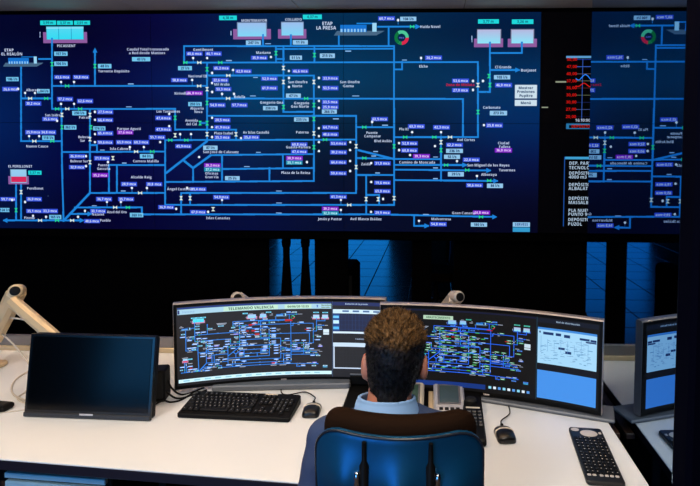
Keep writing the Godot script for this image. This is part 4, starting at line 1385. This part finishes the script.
func left_picture() -> Image:
	var W := 1536
	var H := 636
	var im := Image.create(W, H, false, Image.FORMAT_RGB8)
	im.fill(Color(0.03, 0.03, 0.07))
	var xd := int(W * 0.745)
	var T := func(px: float, py: float) -> Vector2: return Vector2(18 + px * 2.05, 78 + (py - 14) * 2.2)
	draw_network(im, T, 2.1, {"pipe": Color(0.1, 0.5, 0.92), "width": 5.0, "blue": Color(0.45, 0.68, 1.0), "purple": Color(0.45, 0.5, 0.95), "teal": Color(0.25, 0.65, 0.95), "pale": Color(0.72, 0.88, 0.98), "cyan": Color(0.45, 0.85, 0.98), "basin": Color(0.75, 0.5, 0.65), "words": false})
	for q in [[372, 49, 26, 4], [250, 84, 14, 3], [262, 98, 16, 3], [240, 62, 12, 3], [322, 210, 12, 3]]:
		var p: Vector2 = T.call(q[0], q[1])
		rect(im, p.x, p.y - q[3] * 2.1, p.x + q[2] * 2.1, p.y + q[3] * 2.1, Color(0.72, 0.05, 0.1))
	# title bar
	rect(im, 8, 6, xd - 6, 18, Color(0.05, 0.2, 0.5))
	rect(im, 8, 20, xd - 6, 62, Color(0.62, 0.78, 0.86))
	rect(im, 10, 26, 22, 56, Color(0.05, 0.12, 0.4))
	text(im, "Sistema", 40, 42, 22, Color(0.5, 0.66, 0.8), true)
	rect(im, 330, 24, 730, 58, Color(0.72, 0.86, 0.78))
	text(im, "TELEMANDO VALENCIA", 530, 41, 30, Color(0.12, 0.3, 0.25), true, true)
	rect(im, 780, 24, 985, 58, Color(0.72, 0.86, 0.78))
	text(im, "04/06/20 12:23", 882, 41, 24, Color(0.12, 0.3, 0.25), true, true)
	bowtie(im, Vector2(1030, 40), 9, Color(0.1, 0.3, 0.7), true)
	text(im, "Novedades", 1060, 33, 17, Color(0.35, 0.45, 0.2), true)
	text(im, "Operador 2", 1060, 50, 15, Color(0.35, 0.45, 0.2), true)
	# footer
	rect(im, 8, H - 50, xd - 6, H - 22, Color(0.78, 0.92, 0.97))
	for k in 14:
		rect(im, 40 + k * 74, H - 42, 84 + k * 74, H - 30, Color(0.55, 0.78, 0.85))
	# charts to the right
	rect(im, xd, 0, xd + 3, H, Color(0.25, 0.35, 0.5))
	rect(im, xd + 3, 6, W - 6, 34, Color(0.03, 0.12, 0.35))
	text(im, "Evolución de la presión", xd + 190, 20, 16, Color(0.8, 0.88, 0.95), true, true)
	rect(im, xd + 6, 66, W - 6, 100, Color(0.78, 0.88, 0.94))
	for k in 4:
		rect(im, xd + 80 + k * 80, 74, xd + 130 + k * 80, 88, Color(0.25, 0.4, 0.6))
	chart_window(im, xd + 60, 102, W - 6, 250, Color(0.03, 0.09, 0.24), Color(0.1, 0.26, 0.48), 12, 4)
	rect(im, xd + 6, 102, xd + 58, 250, Color(0.06, 0.25, 0.5))
	rect(im, xd + 8, 120, xd + 52, 140, Color(0.4, 0.75, 0.95))
	rect(im, xd + 8, 158, xd + 52, 186, Color(0.75, 0.9, 1.0))
	rect(im, xd + 8, 212, xd + 52, 234, Color(0.3, 0.7, 0.95))
	rect(im, xd + 6, 252, W - 6, 268, Color(0.8, 0.88, 0.95))
	text(im, "Caudales horarios", xd + 250, 312, 16, Color(0.7, 0.78, 0.9), true, true)
	rect(im, xd + 6, 346, W - 6, 376, Color(0.75, 0.84, 0.92))
	rect(im, xd + 8, 376, W - 6, 566, Color(0.75, 0.82, 0.92))
	chart_window(im, xd + 18, 380, W - 14, 556, Color(0.05, 0.055, 0.08), Color(0.1, 0.11, 0.15), 14, 6)
	return im

func right_picture() -> Image:
	var W := 1536
	var H := 636
	var im := Image.create(W, H, false, Image.FORMAT_RGB8)
	im.fill(Color(0.01, 0.012, 0.03))
	var xd := int(W * 0.728)
	var T := func(px: float, py: float) -> Vector2: return Vector2(14 + px * 1.98, 66 + (py - 14) * 2.15)
	draw_network(im, T, 2.1, {"pipe": Color(0.13, 0.42, 1.0), "width": 5.2, "blue": Color(0.25, 0.62, 0.4), "purple": Color(0.2, 0.45, 0.85), "teal": Color(0.2, 0.6, 0.5), "pale": Color(0.3, 0.55, 0.95), "cyan": Color(0.3, 0.75, 0.65), "basin": Color(0.12, 0.3, 0.7), "words": false})
	for r in 3:
		for q in 22:
			var p := T.call(200 + (q * 53) % 180, 60 + r * 50 + (q * 37) % 44) as Vector2
			rect(im, p.x, p.y, p.x + 30, p.y + 7, [Color(0.25, 0.7, 0.35), Color(0.35, 0.6, 0.95), Color(0.6, 0.75, 0.95)][(q + r) % 3])
	rect(im, 300, 52, 520, 84, Color(0.72, 0.84, 0.74))
	text(im, "ABASTECIMIENTO", 410, 68, 21, Color(0.2, 0.4, 0.25), true, true)
	rect(im, 8, 6, xd - 6, 18, Color(0.02, 0.06, 0.2))
	# task bar
	rect(im, 8, H - 60, xd * 0.68, H - 22, Color(0.05, 0.2, 0.5))
	for k in 9:
		rect(im, xd * 0.7 + k * 34, H - 54, xd * 0.7 + k * 34 + 20, H - 34, [Color(0.55, 0.85, 0.95), Color(0.9, 0.95, 1), Color(0.35, 0.6, 0.9)][k % 3])
	rect(im, xd, 0, xd + 3, H, Color(0.1, 0.3, 0.4))
	rect(im, xd + 3, 6, W - 6, 40, Color(0.02, 0.06, 0.14))
	text(im, "Red de distribución", xd + 210, 24, 17, Color(0.7, 0.8, 0.9), true, true)
	# a pale drawing with blue title blocks
	rect(im, xd + 8, 76, W - 16, 350, Color(0.66, 0.86, 0.99))
	rect(im, xd + 8, 76, W - 16, 92, Color(0.25, 0.55, 0.88))
	var rng := RandomNumberGenerator.new()
	rng.seed = 9
	for k in 120:
		var x := rng.randf_range(xd + 24, W - 70)
		var y := rng.randf_range(150, 330)
		rect(im, x, y, x + rng.randf_range(8, 34), y + rng.randf_range(2, 5), Color(0.32, 0.55, 0.75).lerp(Color(0.6, 0.75, 0.9), rng.randf()))
	for q in [[45, 108, 70, 20], [130, 108, 36, 20], [186, 112, 40, 22], [290, 120, 64, 16], [360, 122, 50, 16], [150, 212, 42, 16], [196, 236, 40, 18], [18, 104, 10, 14], [330, 140, 80, 10]]:
		rect(im, xd + q[0], q[1], minf(xd + q[0] + q[2], W - 20), q[1] + q[3], Color(0.07, 0.2, 0.42))
	for k in 8:
		rect(im, xd + 30 + k * 45, 140 + (k % 3) * 20, xd + 32 + k * 45, 250, Color(0.4, 0.62, 0.82))
	rect(im, xd + 8, 352, W - 16, 400, Color(0.02, 0.04, 0.1))
	rect(im, xd + 8, 402, W - 16, H - 18, Color(0.27, 0.58, 0.93))
	return im

func curved_monitor(label: String, at: Vector3, turn: float, picture: StandardMaterial3D) -> Node3D:
	var R := 1.8
	var w := 0.822
	var h := 0.34
	var t := thing("curved_monitor", label, "monitor", at, turn, "curved monitors on the console")
	obj("casing", arc_slab(w, 0.0, h, -0.03, 0.0, R, 0.004), M.silver, t)
	obj("bezel", arc_slab(w - 0.004, 0.003, h - 0.004, -0.002, 0.003, R, 0.001), M.black_plastic, t)
	obj("screen", arc_screen(w - 0.024, 0.017, h - 0.014, 0.0036, R), picture, t)
	obj("chin_badge", arc_slab(0.022, 0.006, 0.012, 0.003, 0.0042, R, 0.0003), M.silver, t)
	var st := tool()
	add_box(st, Vector3(0, 0.19, -0.05), Vector3(0.2, 0.14, 0.05), 0.02)
	obj("back_cover", done(st), M.silver, t)
	return t

func monitor_arm(label: String, base: Vector3, elbow: Vector3, head: Vector3, m: Material, width: float, tall := 1.0) -> void:
	var t := thing("monitor_arm", label, "monitor arm", base, 0.0)
	var e := elbow - base
	var h := head - base
	obj("clamp", box(Vector3(0, 0.012, 0), Vector3(0.09, 0.024, 0.08), 0.008), m, t)
	obj("pole", lathe([Vector2(0, 0.02), Vector2(0.02, 0.02), Vector2(0.02, 0.16 * tall), Vector2(0.027, 0.165 * tall), Vector2(0.027, 0.2 * tall), Vector2(0.0, 0.2 * tall + 0.005)], Vector3.ZERO), m, t)
	var low := Vector3(0, 0.185 * tall, 0)
	var up := Vector3(0.3, 0.2, 1).normalized()
	var st := tool()
	add_bar(st, low, e, width * 1.05, width * 1.2, width * 0.25, up)
	obj("lower_link", done(st), m, t)
	st = tool()
	add_bar(st, e - Vector3(0, 0.03, -0.03), h, width * 0.75, width * 0.8, width * 0.2, up)
	obj("upper_link", done(st), m, t)
	var facing := Vector3(0.5, 0.25, 1).normalized()
	var k := obj("knuckle", lathe([Vector2(0, -0.026), Vector2(width * 0.42, -0.026), Vector2(width * 0.48, -0.02), Vector2(width * 0.48, 0.024), Vector2(width * 0.44, 0.03), Vector2(width * 0.36, 0.031), Vector2(0, 0.031)], e, facing), m, t)
	obj("knuckle_cap", lathe([Vector2(0, 0.03), Vector2(width * 0.33, 0.03), Vector2(width * 0.33, 0.034), Vector2(0, 0.036)], e, facing), M.black_plastic, k)
	obj("plate", box(h, Vector3(0.08, 0.08, 0.014), 0.004), M.black_plastic, t)

func make_monitors() -> void:
	curved_monitor("curved wide monitor left of the operator's head, showing a diagram and two charts", Vector3(-0.592, 0.756, -1.993), deg_to_rad(7.5), screen_mat("left_picture", left_picture(), 1.2, 0.22, 0.6))
	curved_monitor("curved wide monitor right of the operator's head, with a plain blue window on it", Vector3(0.211, 0.757, -1.895), deg_to_rad(-11.8), screen_mat("right_picture", right_picture(), 1.0, 0.13, 0.6))
	# the dark flat monitor
	var t := thing("flat_monitor", "switched-off flat black monitor standing near the left end of the console", "monitor", Vector3(-1.207, 0.741, -1.708), deg_to_rad(-1.6))
	var tilt := Basis(Vector3.RIGHT, deg_to_rad(-9.0))
	obj("casing", box(tilt * Vector3(0, 0.143, -0.018), Vector3(0.461, 0.284, 0.034), 0.008, tilt), M.black_plastic, t)
	obj("bezel", box(tilt * Vector3(0, 0.143, 0.0), Vector3(0.465, 0.286, 0.008), 0.002, tilt), mat("bezel_gloss", Color(0.02, 0.02, 0.025), 0.2), t)
	var dark := mat("dark_screen", Color(0.008, 0.009, 0.012), 0.15)
	dark.metallic_specular = 0.3
	obj("screen", box(tilt * Vector3(0, 0.151, 0.0045), Vector3(0.442, 0.252, 0.002), 0.0005, tilt), dark, t)
	obj("chin", box(tilt * Vector3(0, 0.009, 0.005), Vector3(0.464, 0.016, 0.006), 0.002, tilt), mat("chin_grey", Color(0.16, 0.15, 0.14), 0.35), t)
	obj("badge", box(tilt * Vector3(0.0, 0.015, 0.0075), Vector3(0.05, 0.008, 0.003), 0.001, tilt), M.chrome, t)
	monitor_arm("beige articulated arm holding the switched-off flat monitor", Vector3(-1.9, 0.74, -2.1), Vector3(-1.672, 1.115, -1.98), Vector3(-1.3, 0.9, -1.82), M.beige_arm, 0.055, 0.6)
	monitor_arm("pale arm with a round joint showing over the left curved monitor", Vector3(-0.72, 0.74, -2.22), Vector3(-0.805, 1.075, -2.06), Vector3(-0.62, 0.95, -2.07), M.pale_arm, 0.05)
	monitor_arm("pale arm with a round joint showing over the right curved monitor", Vector3(0.02, 0.74, -2.24), Vector3(0.1, 1.1, -2.03), Vector3(0.23, 0.95, -1.965), M.pale_arm, 0.05)

# ---------------------------------------------------------------- things on the desk
func key_mesh(w: float, d: float) -> ArrayMesh:
	var id := "key_%.4f_%.4f" % [w, d]
	if not mesh_cache.has(id):
		mesh_cache[id] = box(Vector3.ZERO, Vector3(w, 0.007, d), 0.0018)
	return mesh_cache[id]

func make_keyboard(at: Vector3, turn: float) -> void:
	var t := thing("keyboard", "full-size black keyboard with a number pad in front of the left curved monitor", "keyboard", at, turn)
	t.scale = Vector3(0.905, 1, 0.94)
	var tilt := func(p: Vector3) -> Vector3: return Vector3(p.x, p.y + (0.016 * (0.075 - p.z) / 0.15 if p.y > 0.006 else 0.0), p.z)
	var st := tool()
	add_prism(st, round_poly(0.45, 0.152, 0.01), 0.0, 0.016, 0.003, tilt)
	obj("body", done(st), M.black_plastic, t)
	var legend := mat("key_legend", Color(0.5, 0.5, 0.5), 0.5)
	legend.metallic_specular = 0.3
	var put := func(x: float, row: int, w: float) -> void:
		var z: float = -0.05 + row * 0.0187 + (0.004 if row > 0 else 0.0)
		var p: Vector3 = tilt.call(Vector3(x, 0.0185, z))
		var k := obj("key", key_mesh(w - 0.0025, 0.0162), M.key_black, t, p)
		k.rotation.x = 0.105
		if w < 0.03:
			obj("legend", key_mesh2(), legend, k, Vector3(-w * 0.12, 0.0037, -0.002))
	var u := 0.0187
	for i in 13:
		if i not in [1]:
			put.call(-0.208 + i * 0.0212 + 0.0, 0, 0.0175)
	for i in 13:
		put.call(-0.208 + i * u, 1, u)
	put.call(-0.208 + 13.5 * u, 1, u * 2)
	put.call(-0.208 + 0.25 * u, 2, u * 1.5)
	for i in 12:
		put.call(-0.208 + (i + 1.5) * u, 2, u)
	put.call(-0.208 + 13.75 * u, 2, u * 1.5)
	put.call(-0.208 + 0.375 * u, 3, u * 1.75)
	for i in 12:
		put.call(-0.208 + (i + 1.75) * u, 3, u)
	put.call(-0.208 + 13.9 * u, 3, u * 1.2)
	put.call(-0.208 + 0.6 * u, 4, u * 2.2)
	for i in 10:
		put.call(-0.208 + (i + 2.2) * u, 4, u)
	put.call(-0.208 + 13.1 * u, 4, u * 2.6)
	for i in [[0.1, 1.3], [1.4, 1.2], [2.7, 1.3], [6.5, 6.0], [10.3, 1.3], [11.6, 1.2], [12.8, 1.2], [14.0, 1.2]]:
		put.call(-0.208 + i[0] * u, 5, u * i[1])
	for c in 3:
		for r in [0, 1, 2]:
			put.call(0.083 + c * u, r, u)
	put.call(0.083 + u, 4, u)
	for c in 3:
		put.call(0.083 + c * u, 5, u)
	for c in 4:
		for r in [1, 2, 3, 4, 5]:
			if c == 3 and r in [3, 5] or c == 1 and r == 5:
				continue
			put.call(0.146 + c * u, r, u)
	obj("white_label", box(tilt.call(Vector3(0.103, 0.017, -0.066)), Vector3(0.052, 0.002, 0.008), 0.0005), M.white_cable, t)

func key_mesh2() -> ArrayMesh:
	if not mesh_cache.has("legend"):
		mesh_cache["legend"] = box(Vector3.ZERO, Vector3(0.004, 0.0003, 0.004), 0.0001)
	return mesh_cache["legend"]

func mouse(label: String, at: Vector3, turn: float, lead: Array) -> void:
	var t := thing("computer_mouse", label, "mouse", at, turn, "")
	var f := func(p: Vector3) -> float:
		# a domed top over a squarish outline
		var d := ell(p, Vector3(0, -0.004, 0.006), Vector3(0.046, 0.032, 0.062))
		d = -smin(-d, -rbox(p - Vector3(0, 0.012, 0), Vector3(0.031, 0.03, 0.045), 0.016), 0.008)
		return maxf(d, 0.001 - p.y)
	obj("shell", nets(f, Vector3(-0.04, -0.004, -0.066), Vector3(0.04, 0.046, 0.066), 0.003), M.black_gloss, t)
	var band := func(p: Vector3) -> float:
		return maxf(f.call(p) - 0.0013, absf(p.z + 0.008 - p.x * p.x * 6.0) - 0.005)
	obj("band", nets(band, Vector3(-0.04, 0.004, -0.03), Vector3(0.04, 0.046, 0.014), 0.0022), M.white_cable, t)
	obj("wheel", lathe([Vector2(0, -0.004), Vector2(0.009, -0.004), Vector2(0.01, 0), Vector2(0.009, 0.004), Vector2(0, 0.004)], Vector3(0, 0.016, -0.036), Vector3.RIGHT, 12), M.key_black, t)
	var pts := []
	for p in lead:
		pts.append(t.transform.affine_inverse() * (p as Vector3))
	obj("cable", tube(pts, [0.0022], 28, 6), M.black_plastic, t)

func make_desk_things() -> void:
	make_keyboard(Vector3(-0.69, 0.7405, -1.787), deg_to_rad(-2.4))
	mouse("black mouse with a silver band, right beside the full-size keyboard", Vector3(-0.428, 0.7405, -1.783), deg_to_rad(3), [Vector3(-0.434, 0.755, -1.848), Vector3(-0.44, 0.752, -1.875), Vector3(-0.49, 0.746, -1.925), Vector3(-0.55, 0.746, -1.9), Vector3(-0.585, 0.744, -1.93), Vector3(-0.6, 0.745, -2.02)])
	mouse("black mouse with a silver band, on the right wing near the keypad telephone", Vector3(0.245, 0.7405, -1.65), deg_to_rad(6), [Vector3(0.241, 0.755, -1.704), Vector3(0.247, 0.752, -1.735), Vector3(0.285, 0.744, -1.8), Vector3(0.28, 0.744, -1.875), Vector3(0.22, 0.744, -1.9), Vector3(0.13, 0.744, -1.905), Vector3(0.07, 0.744, -1.93)])
	# compact keyboard with round touch pad, standing lengthwise
	var c := thing("compact_keyboard", "slim black keyboard with round touch pad, lying lengthwise at the desk's right end", "keyboard", Vector3(0.508, 0.7405, -1.55), deg_to_rad(-4.8))
	c.scale = Vector3(0.93, 1, 0.92)
	var st := tool()
	add_prism(st, round_poly(0.115, 0.315, 0.012), 0.0, 0.014, 0.003)
	obj("body", done(st), mat("remote_navy", Color(0.03, 0.03, 0.04), 0.45), c)
	var pale := mat("pad_silver", Color(0.78, 0.74, 0.7), 0.35)
	var oval := PackedVector2Array()
	for k in 24:
		oval.append(Vector2(cos(TAU * k / 24) * 0.03 + 0.006, sin(TAU * k / 24) * 0.021 - 0.117))
	st = tool()
	add_prism(st, oval, 0.013, 0.0155, 0.001)
	obj("touch_pad", done(st), pale, c)
	st = tool()
	var dot := PackedVector2Array()
	for k in 18:
		dot.append(Vector2(cos(TAU * k / 18) * 0.0145 - 0.038, sin(TAU * k / 18) * 0.0105 - 0.138))
	add_prism(st, dot, 0.013, 0.0155, 0.001)
	obj("round_button", done(st), pale, c)
	obj("round_button", box(Vector3(0.045, 0.0145, -0.121), Vector3(0.009, 0.003, 0.011), 0.001), pale, c)
	var key := box(Vector3.ZERO, Vector3(0.0125, 0.004, 0.0135), 0.0012)
	var mark := box(Vector3.ZERO, Vector3(0.0036, 0.0004, 0.0022), 0.0001)
	for i in 7:
		for j in 13:
			var p := Vector3(-0.045 + i * 0.015, 0.0152, -0.083 + j * 0.0175)
			if j == 12:
				if i == 6:
					continue
				p.x = -0.044 + i * 0.0155 + (0.006 if i > 1 else 0.0)
				obj("white_key", box(Vector3.ZERO, Vector3(0.0115, 0.004, 0.0085), 0.0018), pale, c, p)
				continue
			var k := obj("key", key, M.key_black, c, p)
			if (i * 5 + j * 3) % 4 != 0:
				obj("legend", mark, pale, k, Vector3(0, 0.0022, 0))
	# two panel telephones on the black inset
	for s in 2:
		var x: float = [-0.085, 0.068][s]
		var t := thing("panel_telephone", ["pale panel telephone with a greenish screen, just right of the operator's collar", "silver-framed panel telephone with a grey screen, left of the black keypad"][s], "telephone", Vector3(x, 0.737, -1.86), 0.0, "panel telephones on the black inset")
		var slope := Basis(Vector3.RIGHT, deg_to_rad(14))
		var w: float = [0.12, 0.115][s]
		obj("body", box(slope * Vector3(0, 0.022, 0.0), Vector3(w, 0.03, 0.21), 0.006, slope), [mat("panel_cream", Color(0.74, 0.7, 0.62), 0.45), mat("panel_silver", Color(0.7, 0.69, 0.7), 0.35, 0.2)][s], t)
		obj("frame", box(slope * Vector3(0, 0.037, -0.015), Vector3(w - 0.03, 0.004, 0.11), 0.0015, slope), M.grey_metal, t)
		obj("screen", box(slope * Vector3(0, 0.0395, -0.015), Vector3(w - 0.045, 0.002, 0.09), 0.0005, slope), [mat("lcd_green", Color(0.22, 0.3, 0.24), 0.25), mat("lcd_grey", Color(0.24, 0.3, 0.31), 0.25)][s], t)
		obj("knob", lathe([Vector2(0, 0), Vector2(0.006, 0), Vector2(0.005, 0.008), Vector2(0, 0.009)], slope * Vector3(0, 0.037, -0.092), slope.y), M.silver, t)
		for k in 8:
			obj("key", box(slope * Vector3((k % 4 - 1.5) * 0.02, 0.038, 0.06 + (k / 4) * 0.02), Vector3(0.014, 0.005, 0.012), 0.0015, slope), M.key_black, t)
	var strip := obj("divider_strip", box(Vector3(0.001, 0.748, -1.865), Vector3(0.018, 0.02, 0.2), 0.003), M.beige_arm)
	tag(strip, "narrow beige strip lying between the two panel telephones", "strip")
	var kp := thing("keypad_telephone", "black keypad telephone with small keys at the right of the black inset", "telephone", Vector3(0.15, 0.7405, -1.76), deg_to_rad(-2))
	obj("body", box(Vector3(0, 0.013, 0.01), Vector3(0.07, 0.026, 0.33), 0.006), M.black_plastic, kp)
	for k in 15:
		obj("key", box(Vector3((k % 3 - 1) * 0.018 + 0.004, 0.028, 0.0 + (k / 3) * 0.022), Vector3(0.013, 0.006, 0.014), 0.002), mat("keypad_key", Color(0.1, 0.1, 0.1), 0.35), kp)
	obj("label", box(Vector3(0.0, 0.0268, -0.028), Vector3(0.05, 0.002, 0.009), 0.0005), M.white_cable, kp)
	obj("dial", lathe([Vector2(0, 0), Vector2(0.022, 0), Vector2(0.022, 0.008), Vector2(0.018, 0.012), Vector2(0, 0.013)], Vector3(-0.005, 0.026, -0.075)), M.black_matte, kp)
	# black box and leads behind the flat monitor
	var sp := thing("speaker_box", "small black loudspeaker box half hidden behind the flat monitor's right edge", "speaker", Vector3(-1.03, 0.7405, -1.86), deg_to_rad(10))
	obj("body", box(Vector3(0, 0.06, 0), Vector3(0.06, 0.12, 0.07), 0.006), M.black_plastic, sp)
	obj("grille", box(Vector3(0, 0.065, 0.036), Vector3(0.048, 0.095, 0.004), 0.002), M.black_matte, sp)
	var y := 0.7435
	for k in 3:
		var lead: Array = [
			[Vector3(-1.08, y, -1.8), Vector3(-1.05, 0.775, -1.835), Vector3(-1.015, 0.79, -1.845), Vector3(-0.99, 0.765, -1.85), Vector3(-0.95, y, -1.86), Vector3(-0.88, y, -1.93)],
			[Vector3(-1.07, 0.75, -1.83), Vector3(-1.035, 0.8, -1.86), Vector3(-1.005, 0.812, -1.868), Vector3(-0.985, 0.78, -1.865), Vector3(-0.955, y, -1.89), Vector3(-0.9, y, -1.95)],
			[Vector3(-1.07, y, -1.78), Vector3(-1.03, y, -1.79), Vector3(-0.995, 0.755, -1.815), Vector3(-0.97, y, -1.83), Vector3(-0.94, y, -1.85), Vector3(-0.92, y, -1.92)]][k]
		var o := obj("black_cable", tube(lead, [0.0035], 30, 6), M.black_plastic)
		tag(o, ["low black cable looping between flat monitor and left curved monitor", "highest arching black cable between flat monitor and left curved monitor", "thin black cable lying on the desk nearest the left curved monitor"][k], "cable")
	for k in 3:
		var lead: Array = [
			[Vector3(-1.74, 0.99, -2.02), Vector3(-1.62, 0.985, -1.98), Vector3(-1.5, 0.93, -1.9), Vector3(-1.4, 0.88, -1.87)],
			[Vector3(-1.9, 0.95, -2.08), Vector3(-1.76, 0.87, -2.05), Vector3(-1.62, 0.78, -1.98), Vector3(-1.58, 0.744, -1.9), Vector3(-1.56, 0.744, -1.83), Vector3(-1.45, 0.744, -1.79), Vector3(-1.38, 0.8, -1.81)],
			[Vector3(-1.46, 0.8, -1.98), Vector3(-1.56, 0.775, -2.08), Vector3(-1.69, 0.746, -2.11), Vector3(-1.7, 0.744, -1.99), Vector3(-1.6, 0.744, -1.86), Vector3(-1.44, 0.744, -1.79)]][k]
		var o := obj("white_cable", tube(lead, [0.0035], 30, 6), M.white_cable)
		tag(o, ["cream cable sagging from the beige arm to the flat monitor's back", "long cream cable dropping from the beige arm onto the desk", "cream cable curling in a loop on the desk left of the flat monitor"][k], "cable")
	var flat := obj("thin_cable", tube([Vector3(-1.75, 0.7425, -1.68), Vector3(-1.6, 0.7425, -1.71), Vector3(-1.45, 0.7425, -1.76)], [0.0022], 16, 6), M.white_cable)
	tag(flat, "thin cream cable lying straight on the desk beside the black handset", "cable")
	var hs := thing("handset", "flat black handset lying at the far left of the desk", "handset", Vector3(-1.6, 0.7405, -1.76), deg_to_rad(-6))
	obj("body", box(Vector3(0, 0.011, 0), Vector3(0.15, 0.022, 0.055), 0.008), M.black_plastic, hs)
	obj("earpiece", box(Vector3(0.05, 0.022, 0), Vector3(0.03, 0.006, 0.03), 0.002), M.black_matte, hs)
	var red := thing("red_marker", "dark red marker at the desk's far left edge of the picture", "marker", Vector3(-1.63, 0.749, -1.665), deg_to_rad(80))
	obj("barrel", lathe([Vector2(0, -0.06), Vector2(0.009, -0.06), Vector2(0.009, 0.03), Vector2(0, 0.03)], Vector3.ZERO, Vector3.BACK), mat("marker_red", Color(0.3, 0.03, 0.06), 0.4), red)
	obj("cap", lathe([Vector2(0, 0.03), Vector2(0.0095, 0.03), Vector2(0.009, 0.07), Vector2(0, 0.071)], Vector3.ZERO, Vector3.BACK), M.marker_red, red)
